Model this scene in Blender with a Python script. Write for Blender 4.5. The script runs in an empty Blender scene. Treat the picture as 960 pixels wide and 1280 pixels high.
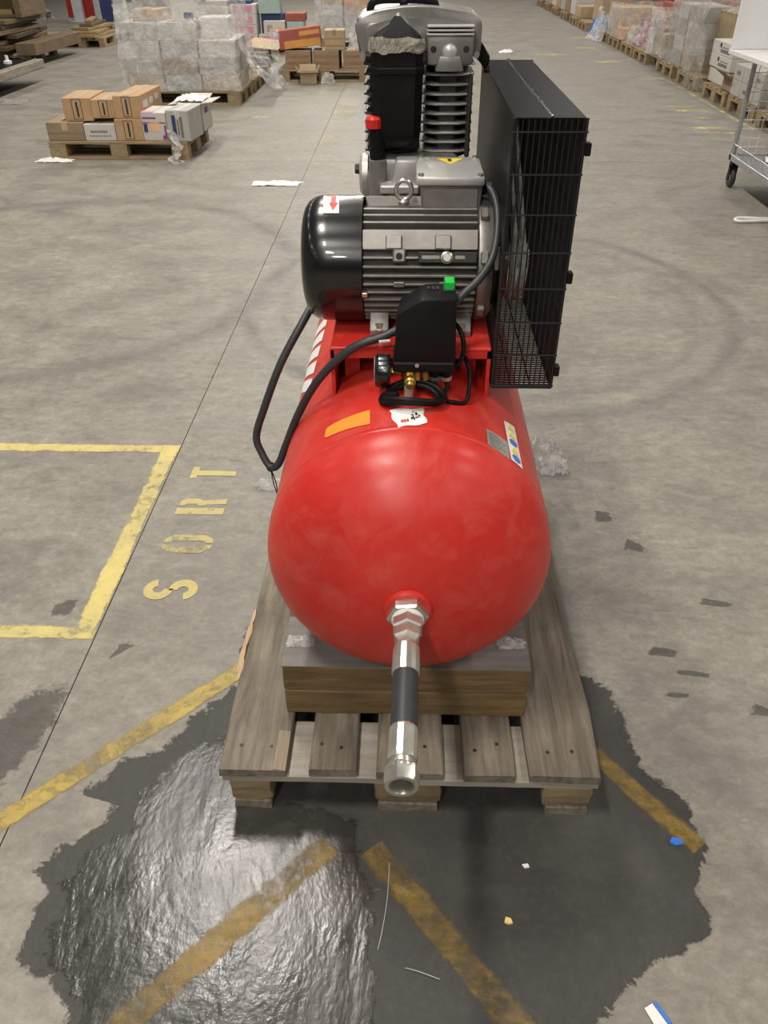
import bpy, bmesh, math, random
from mathutils import Vector, Matrix, noise
random.seed(7)
S = bpy.context.scene
COL = S.collection
R = math.radians

# ------------------------------------------------------------------ camera
CAM_H, PITCH, YAW, ROLL, FPX = 1.53, 36.8, 1.95, 0.4, 962.0
p, y, r = R(PITCH), R(YAW), R(ROLL)
fw = Vector((-math.sin(y)*math.cos(p), math.cos(y)*math.cos(p), -math.sin(p)))
rt = Vector((math.cos(y), math.sin(y), 0)); up = rt.cross(fw)
rt2 = math.cos(r)*rt - math.sin(r)*up; up2 = rt2.cross(fw)
cd = bpy.data.cameras.new('camera'); cam = bpy.data.objects.new('camera', cd); COL.objects.link(cam)
cd.sensor_fit = 'VERTICAL'; cd.sensor_height = 32.0; cd.lens = FPX/1280*32.0; cd.clip_end = 200; cd.clip_start = .05
m = Matrix((rt2, up2, -fw)).transposed().to_4x4(); m.translation = (0, 0, CAM_H); cam.matrix_world = m
S.camera = cam
# ------------------------------------------------------------------ world, lamps, exposure
S.view_settings.view_transform = 'Standard'; S.view_settings.look = 'None'
S.view_settings.gamma = 1; S.view_settings.use_curve_mapping = False
S.view_settings.exposure = -0.55
w = bpy.data.worlds.new('hall'); S.world = w; w.use_nodes = True
w.node_tree.nodes['Background'].inputs[0].default_value = (.82, .86, .92, 1)
w.node_tree.nodes['Background'].inputs[1].default_value = .05
LAMP_Z = 6.5
for lx in (-1.65, 4.6, -7.9, 10.9):                 # rows of linear hall lamps running down the aisle
    for k in range(11):
        ld = bpy.data.lights.new('linear_hall_lamp', 'AREA'); ld.shape = 'RECTANGLE'
        ld.size = .40; ld.size_y = 1.3; ld.energy = 320 if lx == -1.65 else (105 if lx == 4.6 else 60); ld.color = (1, .945, .86)
        lo = bpy.data.objects.new('linear_hall_lamp', ld); COL.objects.link(lo)
        lo.location = (lx, -11.9+4.0*k, LAMP_Z)

# ------------------------------------------------------------------ materials
def new_mat(name):
    mt = bpy.data.materials.new(name); mt.use_nodes = True
    nt = mt.node_tree; b = nt.nodes['Principled BSDF']
    return mt, nt, b
def N(nt, t, **k):
    n = nt.nodes.new(t)
    for a, v in k.items(): setattr(n, a, v)
    return n
def coords(nt, scale=(1, 1, 1), world=False):
    if world:
        g = N(nt, 'ShaderNodeNewGeometry'); out = g.outputs['Position']
    else:
        g = N(nt, 'ShaderNodeTexCoord'); oi = N(nt, 'ShaderNodeObjectInfo')
        ml = N(nt, 'ShaderNodeMath', operation='MULTIPLY'); ml.inputs[1].default_value = 37.0
        nt.links.new(oi.outputs['Random'], ml.inputs[0])
        ad = N(nt, 'ShaderNodeVectorMath', operation='ADD')
        nt.links.new(g.outputs['Object'], ad.inputs[0]); nt.links.new(ml.outputs[0], ad.inputs[1]); out = ad.outputs[0]
    mp = N(nt, 'ShaderNodeMapping'); mp.inputs['Scale'].default_value = scale
    nt.links.new(out, mp.inputs[0]); return mp.outputs[0]
def noise_tex(nt, vec, scale, detail=4, rough=.6, dist=0):
    n = N(nt, 'ShaderNodeTexNoise'); n.inputs['Scale'].default_value = scale; n.inputs['Detail'].default_value = detail
    n.inputs['Roughness'].default_value = rough; n.inputs['Distortion'].default_value = dist
    nt.links.new(vec, n.inputs['Vector']); return n.outputs['Fac']
def ramp(nt, fac, stops):
    n = N(nt, 'ShaderNodeValToRGB'); e = n.color_ramp.elements
    while len(e) < len(stops): e.new(.5)
    for i, (pos, c) in enumerate(stops):
        e[i].position = pos; e[i].color = (c, c, c, 1) if isinstance(c, (int, float)) else (*c, 1)
    nt.links.new(fac, n.inputs[0]); return n.outputs[0]
def mix(nt, fac, a, b, mode='MIX'):
    n = N(nt, 'ShaderNodeMix', data_type='RGBA', blend_type=mode)
    for s, v in ((0, fac), (6, a), (7, b)):
        if isinstance(v, (int, float)): n.inputs[s].default_value = v
        elif isinstance(v, tuple): n.inputs[s].default_value = (*v, 1)
        else: nt.links.new(v, n.inputs[s])
    return n.outputs[2]
def bump(nt, b, h, strength, dist=.01):
    n = N(nt, 'ShaderNodeBump'); n.inputs['Strength'].default_value = strength; n.inputs['Distance'].default_value = dist
    nt.links.new(h, n.inputs['Height']); nt.links.new(n.outputs[0], b.inputs['Normal'])
def fade_mix(nt, b, val, thr):
    o = nt.nodes['Material Output']; tr = N(nt, 'ShaderNodeBsdfTransparent'); ms = N(nt, 'ShaderNodeMixShader')
    at = N(nt, 'ShaderNodeAttribute', attribute_name='fade')
    ml = N(nt, 'ShaderNodeMath', operation='MULTIPLY_ADD'); ml.inputs[1].default_value = -thr[2]; nt.links.new(at.outputs['Fac'], ml.inputs[0]); nt.links.new(val, ml.inputs[2])
    f = ramp(nt, ml.outputs[0], [(thr[0], 0.), (thr[1], thr[3])])
    nt.links.new(f, ms.inputs[0]); nt.links.new(tr.outputs[0], ms.inputs[1]); nt.links.new(b.outputs[0], ms.inputs[2]); nt.links.new(ms.outputs[0], o.inputs[0])
def plain(name, c, rough=.5, metal=0, var=.12, sc=14, coat=0, bs=0):
    mt, nt, b = new_mat(name); v = coords(nt)
    n = noise_tex(nt, v, sc, 5)
    lo = tuple(x*(1-var) for x in c); hi = tuple(min(1, x*(1+var)) for x in c)
    nt.links.new(ramp(nt, n, [(.3, lo), (.7, hi)]), b.inputs['Base Color'])
    b.inputs['Roughness'].default_value = rough; b.inputs['Metallic'].default_value = metal
    b.inputs['Coat Weight'].default_value = coat
    if bs: bump(nt, b, noise_tex(nt, v, sc*12, 3), bs, .002)
    return mt
def wood(name, dark, light, axis='y', rough=.75, blot=.5, stain=None):
    mt, nt, b = new_mat(name)
    sc = {'x': (1.2, 16, 16), 'y': (16, 1.2, 16), 'z': (16, 16, 1.2)}[axis]
    v = coords(nt, sc); g = noise_tex(nt, v, 3.2, 8, .65, .6)
    c = ramp(nt, g, [(.28, dark), (.72, light)])
    bl = noise_tex(nt, coords(nt), 7, 4)
    c = mix(nt, ramp(nt, bl, [(.4, 0.), (.75, blot)]), c, stain or tuple(x*.55 for x in dark))
    nt.links.new(c, b.inputs['Base Color']); b.inputs['Roughness'].default_value = rough
    bump(nt, b, g, .45, .004); return mt
def film(name, op=.3, tint=(.9, .9, .9), rough=.16):
    mt = bpy.data.materials.new(name); mt.use_nodes = True; nt = mt.node_tree; nt.nodes.clear()
    o = N(nt, 'ShaderNodeOutputMaterial'); tr = N(nt, 'ShaderNodeBsdfTransparent'); tr.inputs[0].default_value = (.97, .97, .97, 1)
    b = N(nt, 'ShaderNodeBsdfPrincipled'); b.inputs['Base Color'].default_value = (*tint, 1); b.inputs['Roughness'].default_value = rough
    b.inputs['Specular IOR Level'].default_value = .9
    v = coords(nt); n = noise_tex(nt, v, 9, 5, .7, 1.2); bump(nt, b, n, .9, .05)
    f = ramp(nt, noise_tex(nt, v, 5, 4, .6, 2.0), [(.35, max(0, op-.10)), (.8, min(1, op+.30))])
    ms = N(nt, 'ShaderNodeMixShader'); nt.links.new(f, ms.inputs[0]); nt.links.new(tr.outputs[0], ms.inputs[1]); nt.links.new(b.outputs[0], ms.inputs[2])
    nt.links.new(ms.outputs[0], o.inputs[0]); return mt

M = {}
def mk_floor(name):
    mt, nt, b = new_mat(name); v = coords(nt, world=True)
    big = noise_tex(nt, v, .55, 5, .6, .4); mid = noise_tex(nt, v, 3.2, 7, .68, .5)
    st = noise_tex(nt, coords(nt, (.9, 2.1, 1), True), 2.2, 9, .72, .5)
    fine = noise_tex(nt, v, 60, 5, .7)
    c = ramp(nt, big, [(.3, (.21, .2, .178)), (.7, (.305, .29, .258))])
    c = mix(nt, .55, c, ramp(nt, st, [(.28, (.11, .105, .095)), (.5, (.255, .243, .216)), (.74, (.40, .38, .34))]))
    c = mix(nt, .35, c, ramp(nt, mid, [(.33, (.10, .096, .088)), (.52, (.27, .255, .225)), (.70, (.41, .385, .34))]))
    gr = noise_tex(nt, coords(nt, (1, 1.5, 1), True), 16, 9, .78, .3)
    c = mix(nt, .5, c, mix(nt, 1., c, ramp(nt, gr, [(.3, .35), (.5, .95), (.7, 1.6)]), 'MULTIPLY'))
    c = mix(nt, ramp(nt, fine, [(.38, .0), (.68, .35)]), c, (.12, .115, .105))
    # dark scuffs and pale scratches
    sc = noise_tex(nt, coords(nt, (1.4, 5, 1), True), 2.6, 9, .78, .3)
    c = mix(nt, ramp(nt, sc, [(.60, 0.), (.68, .6)]), c, (.10, .097, .09))
    wt = noise_tex(nt, coords(nt, (1.0, 6, 1), True), 5, 8, .8, .2)
    c = mix(nt, ramp(nt, wt, [(.64, 0.), (.70, .5)]), c, (.50, .47, .42))
    # tyre arcs
    for (cx, cy, rr, wd, a) in ((.47, 3.95, 1.22, .07, .6), (.47, 3.95, 1.05, .05, .3), (-2.07, 4.40, 1.43, .12, .6)):
        d = N(nt, 'ShaderNodeVectorMath', operation='DISTANCE'); d.inputs[1].default_value = (cx, cy, 0)
        wv = N(nt, 'ShaderNodeVectorMath', operation='ADD'); nv = N(nt, 'ShaderNodeTexNoise'); nv.inputs['Scale'].default_value = 1.5
        nt.links.new(v, nv.inputs['Vector'])
        scl = N(nt, 'ShaderNodeVectorMath', operation='SCALE'); scl.inputs['Scale'].default_value = .12
        nt.links.new(nv.outputs['Color'], scl.inputs[0]); nt.links.new(v, wv.inputs[0]); nt.links.new(scl.outputs[0], wv.inputs[1])
        nt.links.new(wv.outputs[0], d.inputs[0])
        s1 = N(nt, 'ShaderNodeMath', operation='SUBTRACT'); s1.inputs[1].default_value = rr; nt.links.new(d.outputs['Value'], s1.inputs[0])
        ab = N(nt, 'ShaderNodeMath', operation='ABSOLUTE'); nt.links.new(s1.outputs[0], ab.inputs[0])
        f = ramp(nt, ab.outputs[0], [(0, a), (wd, 0.)])
        f = mix(nt, 1., f, ramp(nt, mid, [(.35, .2), (.6, 1.)]), 'MULTIPLY')
        c = mix(nt, f, c, (.075, .072, .068))
    c = mix(nt, 1., c, (.93, .905, .86), 'MULTIPLY')
    nt.links.new(c, b.inputs['Base Color'])
    nt.links.new(ramp(nt, mid, [(.3, .42), (.7, .68)]), b.inputs['Roughness'])
    bump(nt, b, mix(nt, .3, mid, fine), .16, .01)
    return mt
M['floor'] = mk_floor('worn_concrete')
M['joint'] = plain('dark_joint', (.13, .122, .11), .9)
def mk_wet(name, rough0, rough1, bs, coat, amax=1.):
    mt, nt, b = new_mat(name); v = coords(nt, world=True)
    n1 = noise_tex(nt, v, 3.5, 7, .66, .5); n2 = noise_tex(nt, coords(nt, (1.6, .8, 1), True), 13, 6, .62, .35); n3 = noise_tex(nt, v, 55, 4, .6)
    c = ramp(nt, n1, [(.28, (.022, .021, .019)), (.55, (.040, .038, .034)), (.78, (.075, .070, .062))])
    c = mix(nt, ramp(nt, n3, [(.5, 0.), (.75, .3)]), c, (.085, .08, .072))
    wt = noise_tex(nt, coords(nt, (1.5, 4, 1), True), 5, 8, .8, .2)
    c = mix(nt, ramp(nt, wt, [(.63, 0.), (.72, .4)]), c, (.2, .19, .17))
    nt.links.new(c, b.inputs['Base Color'])
    nt.links.new(ramp(nt, n1, [(.3, rough0), (.7, rough1)]), b.inputs['Roughness'])
    h = mix(nt, .35, n2, n3)
    if coat:
        lg = noise_tex(nt, coords(nt, (1.8, .7, 1), True), 4.5, 4, .55, .8); h = mix(nt, .6, h, lg)
    bump(nt, b, h, bs, .012)
    add = N(nt, 'ShaderNodeMath', operation='MULTIPLY_ADD'); add.inputs[1].default_value = 1.7; add.inputs[2].default_value = .9-.85
    nt.links.new(mix(nt, .55, n1, noise_tex(nt, v, 17 if amax == 1 else 42, 8, .75, .5)), add.inputs[0])
    fade_mix(nt, b, add.outputs[0], (.36, .46, .95, amax)); return mt
M['stain'] = mk_wet('old_dark_stain', .5, .75, .2, 0, .42)
M['damp'] = mk_wet('damp_stained_concrete', .5, .75, .2, 0)
M['puddle'] = mk_wet('wet_concrete', .15, .34, .42, True)
def mk_paint(name, col, worn, rough, wet=False, thr=(.42, .56)):
    mt = bpy.data.materials.new(name); mt.use_nodes = True; nt = mt.node_tree
    b = nt.nodes['Principled BSDF']; o = nt.nodes['Material Output']
    v = coords(nt, world=True); n = noise_tex(nt, v, 5, 9, .72, .4); n2 = noise_tex(nt, v, 34, 5, .7)
    c = mix(nt, ramp(nt, n, [(.35, .75), (.62, 0.)]), col, worn)
    c = mix(nt, ramp(nt, n2, [(.5, 0.), (.75, .6)]), c, worn)
    nt.links.new(c, b.inputs['Base Color']); b.inputs['Roughness'].default_value = rough
    if wet: bump(nt, b, noise_tex(nt, coords(nt, (1, 2.2, 1), True), 16, 6, .68, 1.), .4, .015)
    fade_mix(nt, b, mix(nt, .45, n, n2), (thr[0], thr[1], .16, .80 if wet else 1.))
    return mt
M['paint'] = mk_paint('yellow_floor_paint', (.60, .50, .16), (.38, .33, .17), .6, thr=(.33, .47))
M['paint_dirty'] = mk_paint('dirty_yellow_paint', (.44, .32, .06), (.18, .14, .06), .5, thr=(.36, .52))
M['paint_stencil'] = mk_paint('yellow_stencil_paint', (.56, .47, .15), (.36, .32, .18), .6, thr=(.33, .45))
M['paint_wet'] = mk_paint('soiled_yellow_paint', (.30, .19, .03), (.085, .064, .03), .34, True, thr=(.36, .56))
M['paint_faint'] = mk_paint('faded_yellow_paint', (.66, .56, .24), (.45, .40, .24), .65, thr=(.42, .60))

def mk_red():
    mt, nt, b = new_mat('red_tank_paint'); v = coords(nt)
    n1 = noise_tex(nt, v, 3.0, 6, .62, .6); n2 = noise_tex(nt, coords(nt, (1, .5, 1)), 14, 7, .72, .5); n3 = noise_tex(nt, v, 90, 3)
    c = ramp(nt, n1, [(.3, (.46, .017, .012)), (.55, (.56, .026, .018)), (.75, (.60, .05, .036))])
    c = mix(nt, ramp(nt, n2, [(.48, 0.), (.78, .42)]), c, (.62, .15, .115))  # pale mottling: dust, plus grazing light sheen painted into the colour
    c = mix(nt, ramp(nt, noise_tex(nt, coords(nt, (1, 1.8, 1)), 6, 8, .78, .4), [(.62, 0.), (.74, .38)]), c, (.20, .02, .016))
    nt.links.new(c, b.inputs['Base Color']); nt.links.new(ramp(nt, n2, [(.3, .29), (.7, .46)]), b.inputs['Roughness'])
    b.inputs['Coat Weight'].default_value = .0
    bump(nt, b, n3, .04, .002); return mt
M['red'] = mk_red()
M['black_gloss'] = plain('black_gloss_steel', (.006, .006, .007), .24, 0, .2, 6, .3)
M['black'] = plain('black_plastic', (.007, .007, .0075), .45, 0, .25, 20)
M['black_matte'] = plain('black_sheet', (.0045, .0045, .005), .40, 0, .3, 8)
M['wire'] = plain('black_wire', (.01, .01, .011), .35)
for k_ in ('black', 'black_matte'): M[k_].node_tree.nodes['Principled BSDF'].inputs['Specular IOR Level'].default_value = .17
M['black_matte'].node_tree.nodes['Principled BSDF'].inputs['Specular IOR Level'].default_value = .07
M['rubber'] = plain('grey_black_rubber', (.028, .030, .034), .5, 0, .15, 30)
M['cable'] = plain('dark_grey_cable', (.03, .033, .038), .45, 0, .15, 40)
M['cast'] = plain('cast_aluminium', (.27, .26, .245), .42, .65, .18, 18, 0, .15)
M['cast_light'] = plain('light_aluminium', (.54, .53, .515), .38, .5, .1, 14, 0, .1)
M['fin'] = plain('dull_motor_grey', (.27, .255, .235), .45, .5, .2, 20)
M['motor_dark'] = plain('dark_motor_grey', (.06, .056, .052), .5, .4, .3, 18)  # darker tone for the motor body and cylinder core behind the fins
M['dark_iron'] = plain('dark_iron', (.03, .03, .03), .5, .4, .3, 18)
M['belt'] = plain('worn_belt', (.24, .245, .22), .7, 0, .4, 60)
M['steel'] = plain('zinc_steel', (.62, .61, .55), .30, .9, .12, 30)
M['chrome'] = plain('bright_pulley_steel', (.7, .7, .7), .18, 1., .05)
M['brass'] = plain('brass', (.62, .42, .13), .3, .9, .15, 40)
M['white'] = plain('white_sticker', (.78, .77, .75), .5, 0, .06)
M['yellow'] = plain('yellow_sticker', (.82, .66, .05), .5, 0, .06)
M['blue'] = plain('blue_print', (.05, .16, .55), .5, 0, .1)
M['ink'] = plain('black_print', (.02, .02, .02), .6)
M['ink_grey'] = plain('grey_print', (.16, .15, .15), .7)
M['red_print'] = plain('red_print', (.65, .02, .02), .5)
M['red_plastic'] = plain('red_plastic', (.6, .02, .015), .4)
M['green'] = plain('green_plastic', (.01, .50, .06), .35)
M['orange_tag'] = plain('orange_tag', (.82, .27, .02), .6, 0, .1, 30)
M['plate'] = plain('grey_data_plate', (.40, .40, .37), .4, .4, .1, 30)
M['tape'] = film('crumpled_tape', .62, (.48, .44, .36), .2)
M['foil'] = plain('silver_foil_tape', (.5, .5, .48), .3, .8, .2, 30)
M['dial'] = plain('white_dial', (.7, .7, .68), .3)
M['hole_shade'] = plain('painted_hollow_shade', (.012, .010, .008), .7)  # dark fill painting the shade inside bolt holes, hose bore and knob recess
M['pwood'] = wood('weathered_pallet_wood', (.075, .06, .043), (.275, .235, .18), 'y')
M['pwood_light'] = wood('split_pallet_wood', (.16, .125, .085), (.33, .27, .195), 'y', blot=.2)
M['pwood_x'] = wood('pale_cross_board', (.22, .195, .16), (.36, .33, .28), 'x', blot=.25)
M['block'] = wood('chip_pallet_block', (.15, .105, .055), (.34, .26, .15), 'x', blot=.6)
M['grey_wood'] = wood('grey_weathered_top', (.13, .122, .112), (.22, .208, .19), 'x', blot=.3)
M['beam'] = wood('brown_timber', (.085, .052, .02), (.23, .15, .062), 'x', blot=.45)
M['raw'] = wood('fresh_split_wood', (.42, .28, .15), (.62, .46, .28), 'y', blot=.15)
M['pine_y'] = wood('pallet_pine', (.21, .145, .075), (.40, .30, .175), 'y', blot=.4)
M['pine_x'] = wood('pallet_pine_cross', (.21, .145, .075), (.40, .30, .175), 'x', blot=.4)
M['old_y'] = wood('old_grey_pine', (.16, .14, .11), (.34, .30, .245), 'y', blot=.3)
M['panel'] = wood('dark_brown_panel', (.045, .028, .016), (.12, .078, .045), 'y', .55)
M['panel2'] = wood('mid_brown_panel', (.11, .075, .042), (.22, .155, .09), 'y', .6)
M['oak'] = wood('light_oak', (.27, .18, .075), (.42, .30, .14), 'x', .55, .2)
M['kraft'] = plain('kraft_card', (.42, .315, .20), .8, 0, .14, 6)
M['kraft_dark'] = plain('dark_kraft_card', (.27, .195, .12), .8, 0, .16, 6)
M['orange_card'] = plain('orange_brown_card', (.43, .275, .15), .75, 0, .12, 6)
M['white_card'] = plain('white_card', (.53, .51, .47), .7, 0, .06, 6)
M['grey_card'] = plain('grey_white_card', (.40, .385, .355), .75, 0, .08, 6)
M['pink_card'] = plain('pink_card', (.60, .26, .36), .7, 0, .1, 6)
M['purple'] = plain('purple_print', (.24, .04, .20), .6)
M['redbrown_card'] = plain('red_brown_card', (.33, .085, .06), .65, 0, .2, 6)
M['rust_card'] = plain('rusty_board', (.27, .13, .075), .7, 0, .3, 9)
M['amber_card'] = plain('amber_card', (.56, .27, .06), .65, 0, .15, 6)
M['khaki_card'] = plain('khaki_card', (.36, .28, .16), .7, 0, .15, 6)
M['navy'] = plain('navy_card', (.03, .045, .14), .6)
M['teal'] = plain('pale_teal_card', (.33, .44, .40), .6)
M['peach'] = plain('peach_print', (.75, .45, .25), .6)
M['film'] = film('stretch_film', .30, (.95, .95, .95), .12)
M['film_milky'] = film('milky_film', .38, (.80, .79, .77), .25)
M['film_pink'] = film('pink_tinted_film', .5, (.72, .55, .60), .3)
M['film_grey'] = film('grey_dusty_film', .30, (.58, .56, .52), .28)
M['paper'] = plain('white_paper', (.75, .74, .72), .6, 0, .05)
M['blue_bag'] = plain('blue_plastic', (.02, .13, .42), .35, 0, .3, 8)
M['blue_scrap'] = plain('blue_scrap', (.03, .16, .6), .4)
M['yellow_scrap'] = plain('pale_yellow_chip', (.75, .58, .2), .6)
M['galv'] = plain('galvanised_steel', (.36, .37, .39), .36, .5, .15, 30)
M['galv_wire'] = plain('bright_zinc_wire', (.66, .66, .66), .4, .2, .05)
M['white_board'] = plain('white_board', (.72, .72, .72), .35, 0, .02)
M['wall'] = plain('grey_wall', (.42, .42, .41), .8)
M['red_wall'] = plain('red_panel', (.5, .03, .03), .5)
M['post'] = plain('grey_post', (.5, .51, .52), .5)
M['rack'] = plain('orange_rack', (.6, .14, .03), .5)
M['cloth'] = plain('grey_cloth', (.25, .25, .26), .8)

# ------------------------------------------------------------------ mesh helpers
W = {}
class MB:
    def __init__(s): s.bm = bmesh.new()
    def box(s, x0, x1, y0, y1, z0, z1, bev=0, seg=1, mat=None):
        v = [s.bm.verts.new((x, yy, z)) for z in (z0, z1) for yy in (y0, y1) for x in (x0, x1)]
        fs = [s.bm.faces.new([v[i] for i in q]) for q in ((0, 2, 3, 1), (4, 5, 7, 6), (0, 1, 5, 4), (2, 6, 7, 3), (0, 4, 6, 2), (1, 3, 7, 5))]
        if bev:
            es = list({e for f in fs for e in f.edges})
            bmesh.ops.bevel(s.bm, geom=es, offset=bev, segments=seg, affect='EDGES', profile=.5)
        if mat is not None:
            bmesh.ops.transform(s.bm, matrix=mat, verts=v if not bev else [q for q in s.bm.verts])
        return s
    def prism(s, poly, a0, a1, axis='Y', bev=0, seg=2):
        def P(u, v, a): return {'Y': (u, a, v), 'X': (a, u, v), 'Z': (u, v, a)}[axis]
        A = [s.bm.verts.new(P(u, v, a0)) for u, v in poly]; B = [s.bm.verts.new(P(u, v, a1)) for u, v in poly]
        n = len(poly); fs = [s.bm.faces.new(A), s.bm.faces.new(B[::-1])]
        for i in range(n): fs.append(s.bm.faces.new((A[i], B[i], B[(i+1) % n], A[(i+1) % n])))
        if bev: bmesh.ops.bevel(s.bm, geom=list({e for f in fs for e in f.edges}), offset=bev, segments=seg, affect='EDGES', profile=.5)
        return s
    def tube(s, pts, rad, n=8, closed=False):
        pts = [Vector(q) for q in pts]; k = len(pts); rings = []; nrm = None
        for i in range(k):
            if closed: t = pts[(i+1) % k]-pts[i-1]
            else: t = pts[min(i+1, k-1)]-pts[max(i-1, 0)]
            t.normalize()
            if nrm is None:
                nrm = t.orthogonal().normalized()
            else:
                nrm = nrm-t*nrm.dot(t); nrm.normalize()
            bn = t.cross(nrm); rr = rad[i] if isinstance(rad, (list, tuple)) else rad
            rings.append([s.bm.verts.new(pts[i]+rr*(math.cos(2*math.pi*j/n)*nrm+math.sin(2*math.pi*j/n)*bn)) for j in range(n)])
        for i in range(k if closed else k-1):
            a, b = rings[i], rings[(i+1) % k]
            off = 0
            if closed and i == k-1:
                off = min(range(n), key=lambda o: (a[0].co-b[o].co).length)
            for j in range(n): s.bm.faces.new((a[j], a[(j+1) % n], b[(j+1+off) % n], b[(j+off) % n]))
        if not closed: s.bm.faces.new(rings[0][::-1]); s.bm.faces.new(rings[-1])
        return s
    def lathe(s, prof, c, axis='Y', n=32, phase=0):
        """prof: list of (radius, position along axis, relative to c)"""
        rings = []
        for rr, a in prof:
            ring = []
            if rr < 1e-6: cnt = 1
            else: cnt = n
            for j in range(cnt):
                t = 2*math.pi*j/n+phase; u, v = rr*math.cos(t), rr*math.sin(t)
                q = {'Y': (u, a, v), 'X': (a, u, v), 'Z': (u, v, a)}[axis]
                ring.append(s.bm.verts.new((c[0]+q[0], c[1]+q[1], c[2]+q[2])))
            rings.append(ring)
        for A, B in zip(rings, rings[1:]):
            for j in range(n):
                a0, a1 = A[j % len(A)], A[(j+1) % len(A)]; b0, b1 = B[j % len(B)], B[(j+1) % len(B)]
                q = []
                for vv in (a0, a1, b1, b0):
                    if vv not in q: q.append(vv)
                if len(q) > 2: s.bm.faces.new(q)
        for ring in (rings[0], rings[-1]):
            if len(ring) > 2: s.bm.faces.new(ring)
        return s
    def grid(s, fn, nu, nv, wrap=False, fade=None):
        lay = s.bm.verts.layers.float.new('fade') if fade else None
        g = [[s.bm.verts.new(fn(i/nu, j/nv)) for j in range(nv+1)] for i in range(nu+(0 if wrap else 1))]
        if fade:
            for i, row in enumerate(g):
                for j, v in enumerate(row): v[lay] = fade(i/nu, j/nv)
        k = len(g)
        for i in range(nu):
            for j in range(nv): s.bm.faces.new((g[i][j], g[(i+1) % k][j], g[(i+1) % k][j+1], g[i][j+1]))
        return s
    def soft_poly(s, pts, c, inner=.8):
        lay = s.bm.verts.layers.float.new('fade'); c = Vector(c)
        A = [s.bm.verts.new(c+(Vector(q)-c)*1.06) for q in pts]; B = [s.bm.verts.new(c+(Vector(q)-c)*inner) for q in pts]; k = len(pts)
        for v in A: v[lay] = 1.0
        for i in range(k): s.bm.faces.new((A[i], A[(i+1) % k], B[(i+1) % k], B[i]))
        s.bm.faces.new(B); return s
    def poly(s, pts): s.bm.faces.new([s.bm.verts.new(q) for q in pts]); return s
    def xf(s, mat): bmesh.ops.transform(s.bm, matrix=mat, verts=list(s.bm.verts)); return s
    def jitter(s, amp, sc=6, seed=0):
        for v in s.bm.verts: v.co += amp*noise.noise_vector(v.co*sc+Vector((seed*7.3, seed*3.1, seed)))
        return s
    def build(s, name, mat, parent=None, smooth=35, at=None, tri=False):
        bmesh.ops.recalc_face_normals(s.bm, faces=list(s.bm.faces))
        if parent is not None:
            org = W[parent]
        else:
            if at is None:
                xs = [v.co for v in s.bm.verts]
                at = ((min(q.x for q in xs)+max(q.x for q in xs))/2, (min(q.y for q in xs)+max(q.y for q in xs))/2, min(q.z for q in xs))
            org = Vector(at)
        bmesh.ops.translate(s.bm, verts=list(s.bm.verts), vec=-org)
        if tri: bmesh.ops.triangulate(s.bm, faces=list(s.bm.faces))
        me = bpy.data.meshes.new(name); s.bm.to_mesh(me); s.bm.free()
        me.materials.append(M[mat] if isinstance(mat, str) else mat)
        if smooth:
            me.polygons.foreach_set('use_smooth', [True]*len(me.polygons)); me.set_sharp_from_angle(angle=R(smooth))
        o = bpy.data.objects.new(name, me); COL.objects.link(o)
        if parent is not None: o.parent = parent; W[o] = org.copy()
        else: o.location = org; W[o] = org.copy()
        return o
def tag(o, label, cat, group=None):
    o['label'] = label; o['category'] = cat
    if group: o['group'] = group
    return o
def thing(name, label, cat, loc=(0, 0, 0), group=None):
    o = bpy.data.objects.new(name, None); COL.objects.link(o); o.location = loc; W[o] = Vector(loc); o.empty_display_size = .1
    return tag(o, label, cat, group)
def spline(P, n=8, closed=False):
    P = [Vector(q) for q in P]; out = []; k = len(P)
    for i in range(k if closed else k-1):
        g = (lambda j: P[j % k]) if closed else (lambda j: P[max(0, min(k-1, j))])
        a, b, c, d = g(i-1), g(i), g(i+1), g(i+2)
        for t in [q/n for q in range(n)]:
            out.append(.5*((2*b)+(c-a)*t+(2*a-5*b+4*c-d)*t*t+(3*b-a-3*c+d)*t**3))
    if not closed: out.append(P[-1])
    return out
def rotz_about(deg, c): return Matrix.Translation(c) @ Matrix.Rotation(R(deg), 4, 'Z') @ Matrix.Translation(-Vector(c))

# ------------------------------------------------------------------ floor and walls
floor = bpy.data.objects.new('floor', None); COL.objects.link(floor); W[floor] = Vector((0, 0, 0)); floor['kind'] = 'structure'
g = .0018
xs = [(-14, -.843-g), (-.843+g, 14)]; ys = [(-14, 7-g), (7+g, 18-g), (18+g, 34)]
for x0, x1 in xs:
    for y0, y1 in ys: MB().box(x0, x1, y0, y1, -.12, 0).build('slab', 'floor', floor, 0)
MB().box(-14, 14, -14, 34, -.2, -.004).build('joint_filler', 'joint', floor, 0)
for nm, b in (('wall_back', (-14, 14, 34, 34.2, 0, 7)), ('wall_left', (-14.2, -14, -14, 34, 0, 7)), ('wall_right', (14, 14.2, -14, 34, 0, 7))):
    o = MB().box(*b).build(nm, 'wall', None, 0); o['kind'] = 'structure'
def strip(name, mat, a, b, wd, z=.0012, n=24, jit=.004, seed=1):
    a, b = Vector((*a, z)), Vector((*b, z)); d = (b-a).normalized(); s_ = Vector((-d.y, d.x, 0))*wd/2; bb = MB()
    def fn(u, v):
        q = a.lerp(b, u)+s_*(2*v-1); k = jit*noise.noise(Vector((q.x*9+seed, q.y*9, v*5))); return q+s_.normalized()*k
    bb.grid(fn, n, 6, fade=lambda u, v: 1.0 if v in (0, 1) else 0.0); o = bb.build(name, mat, floor, 0); return o
strip('painted_line', 'paint', (-2.2, 2.418), (-.845, 2.418), .056, seed=1)
strip('painted_line', 'paint', (-.879, 2.437), (-.879, 1.452), .066, .0015, seed=2)
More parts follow.
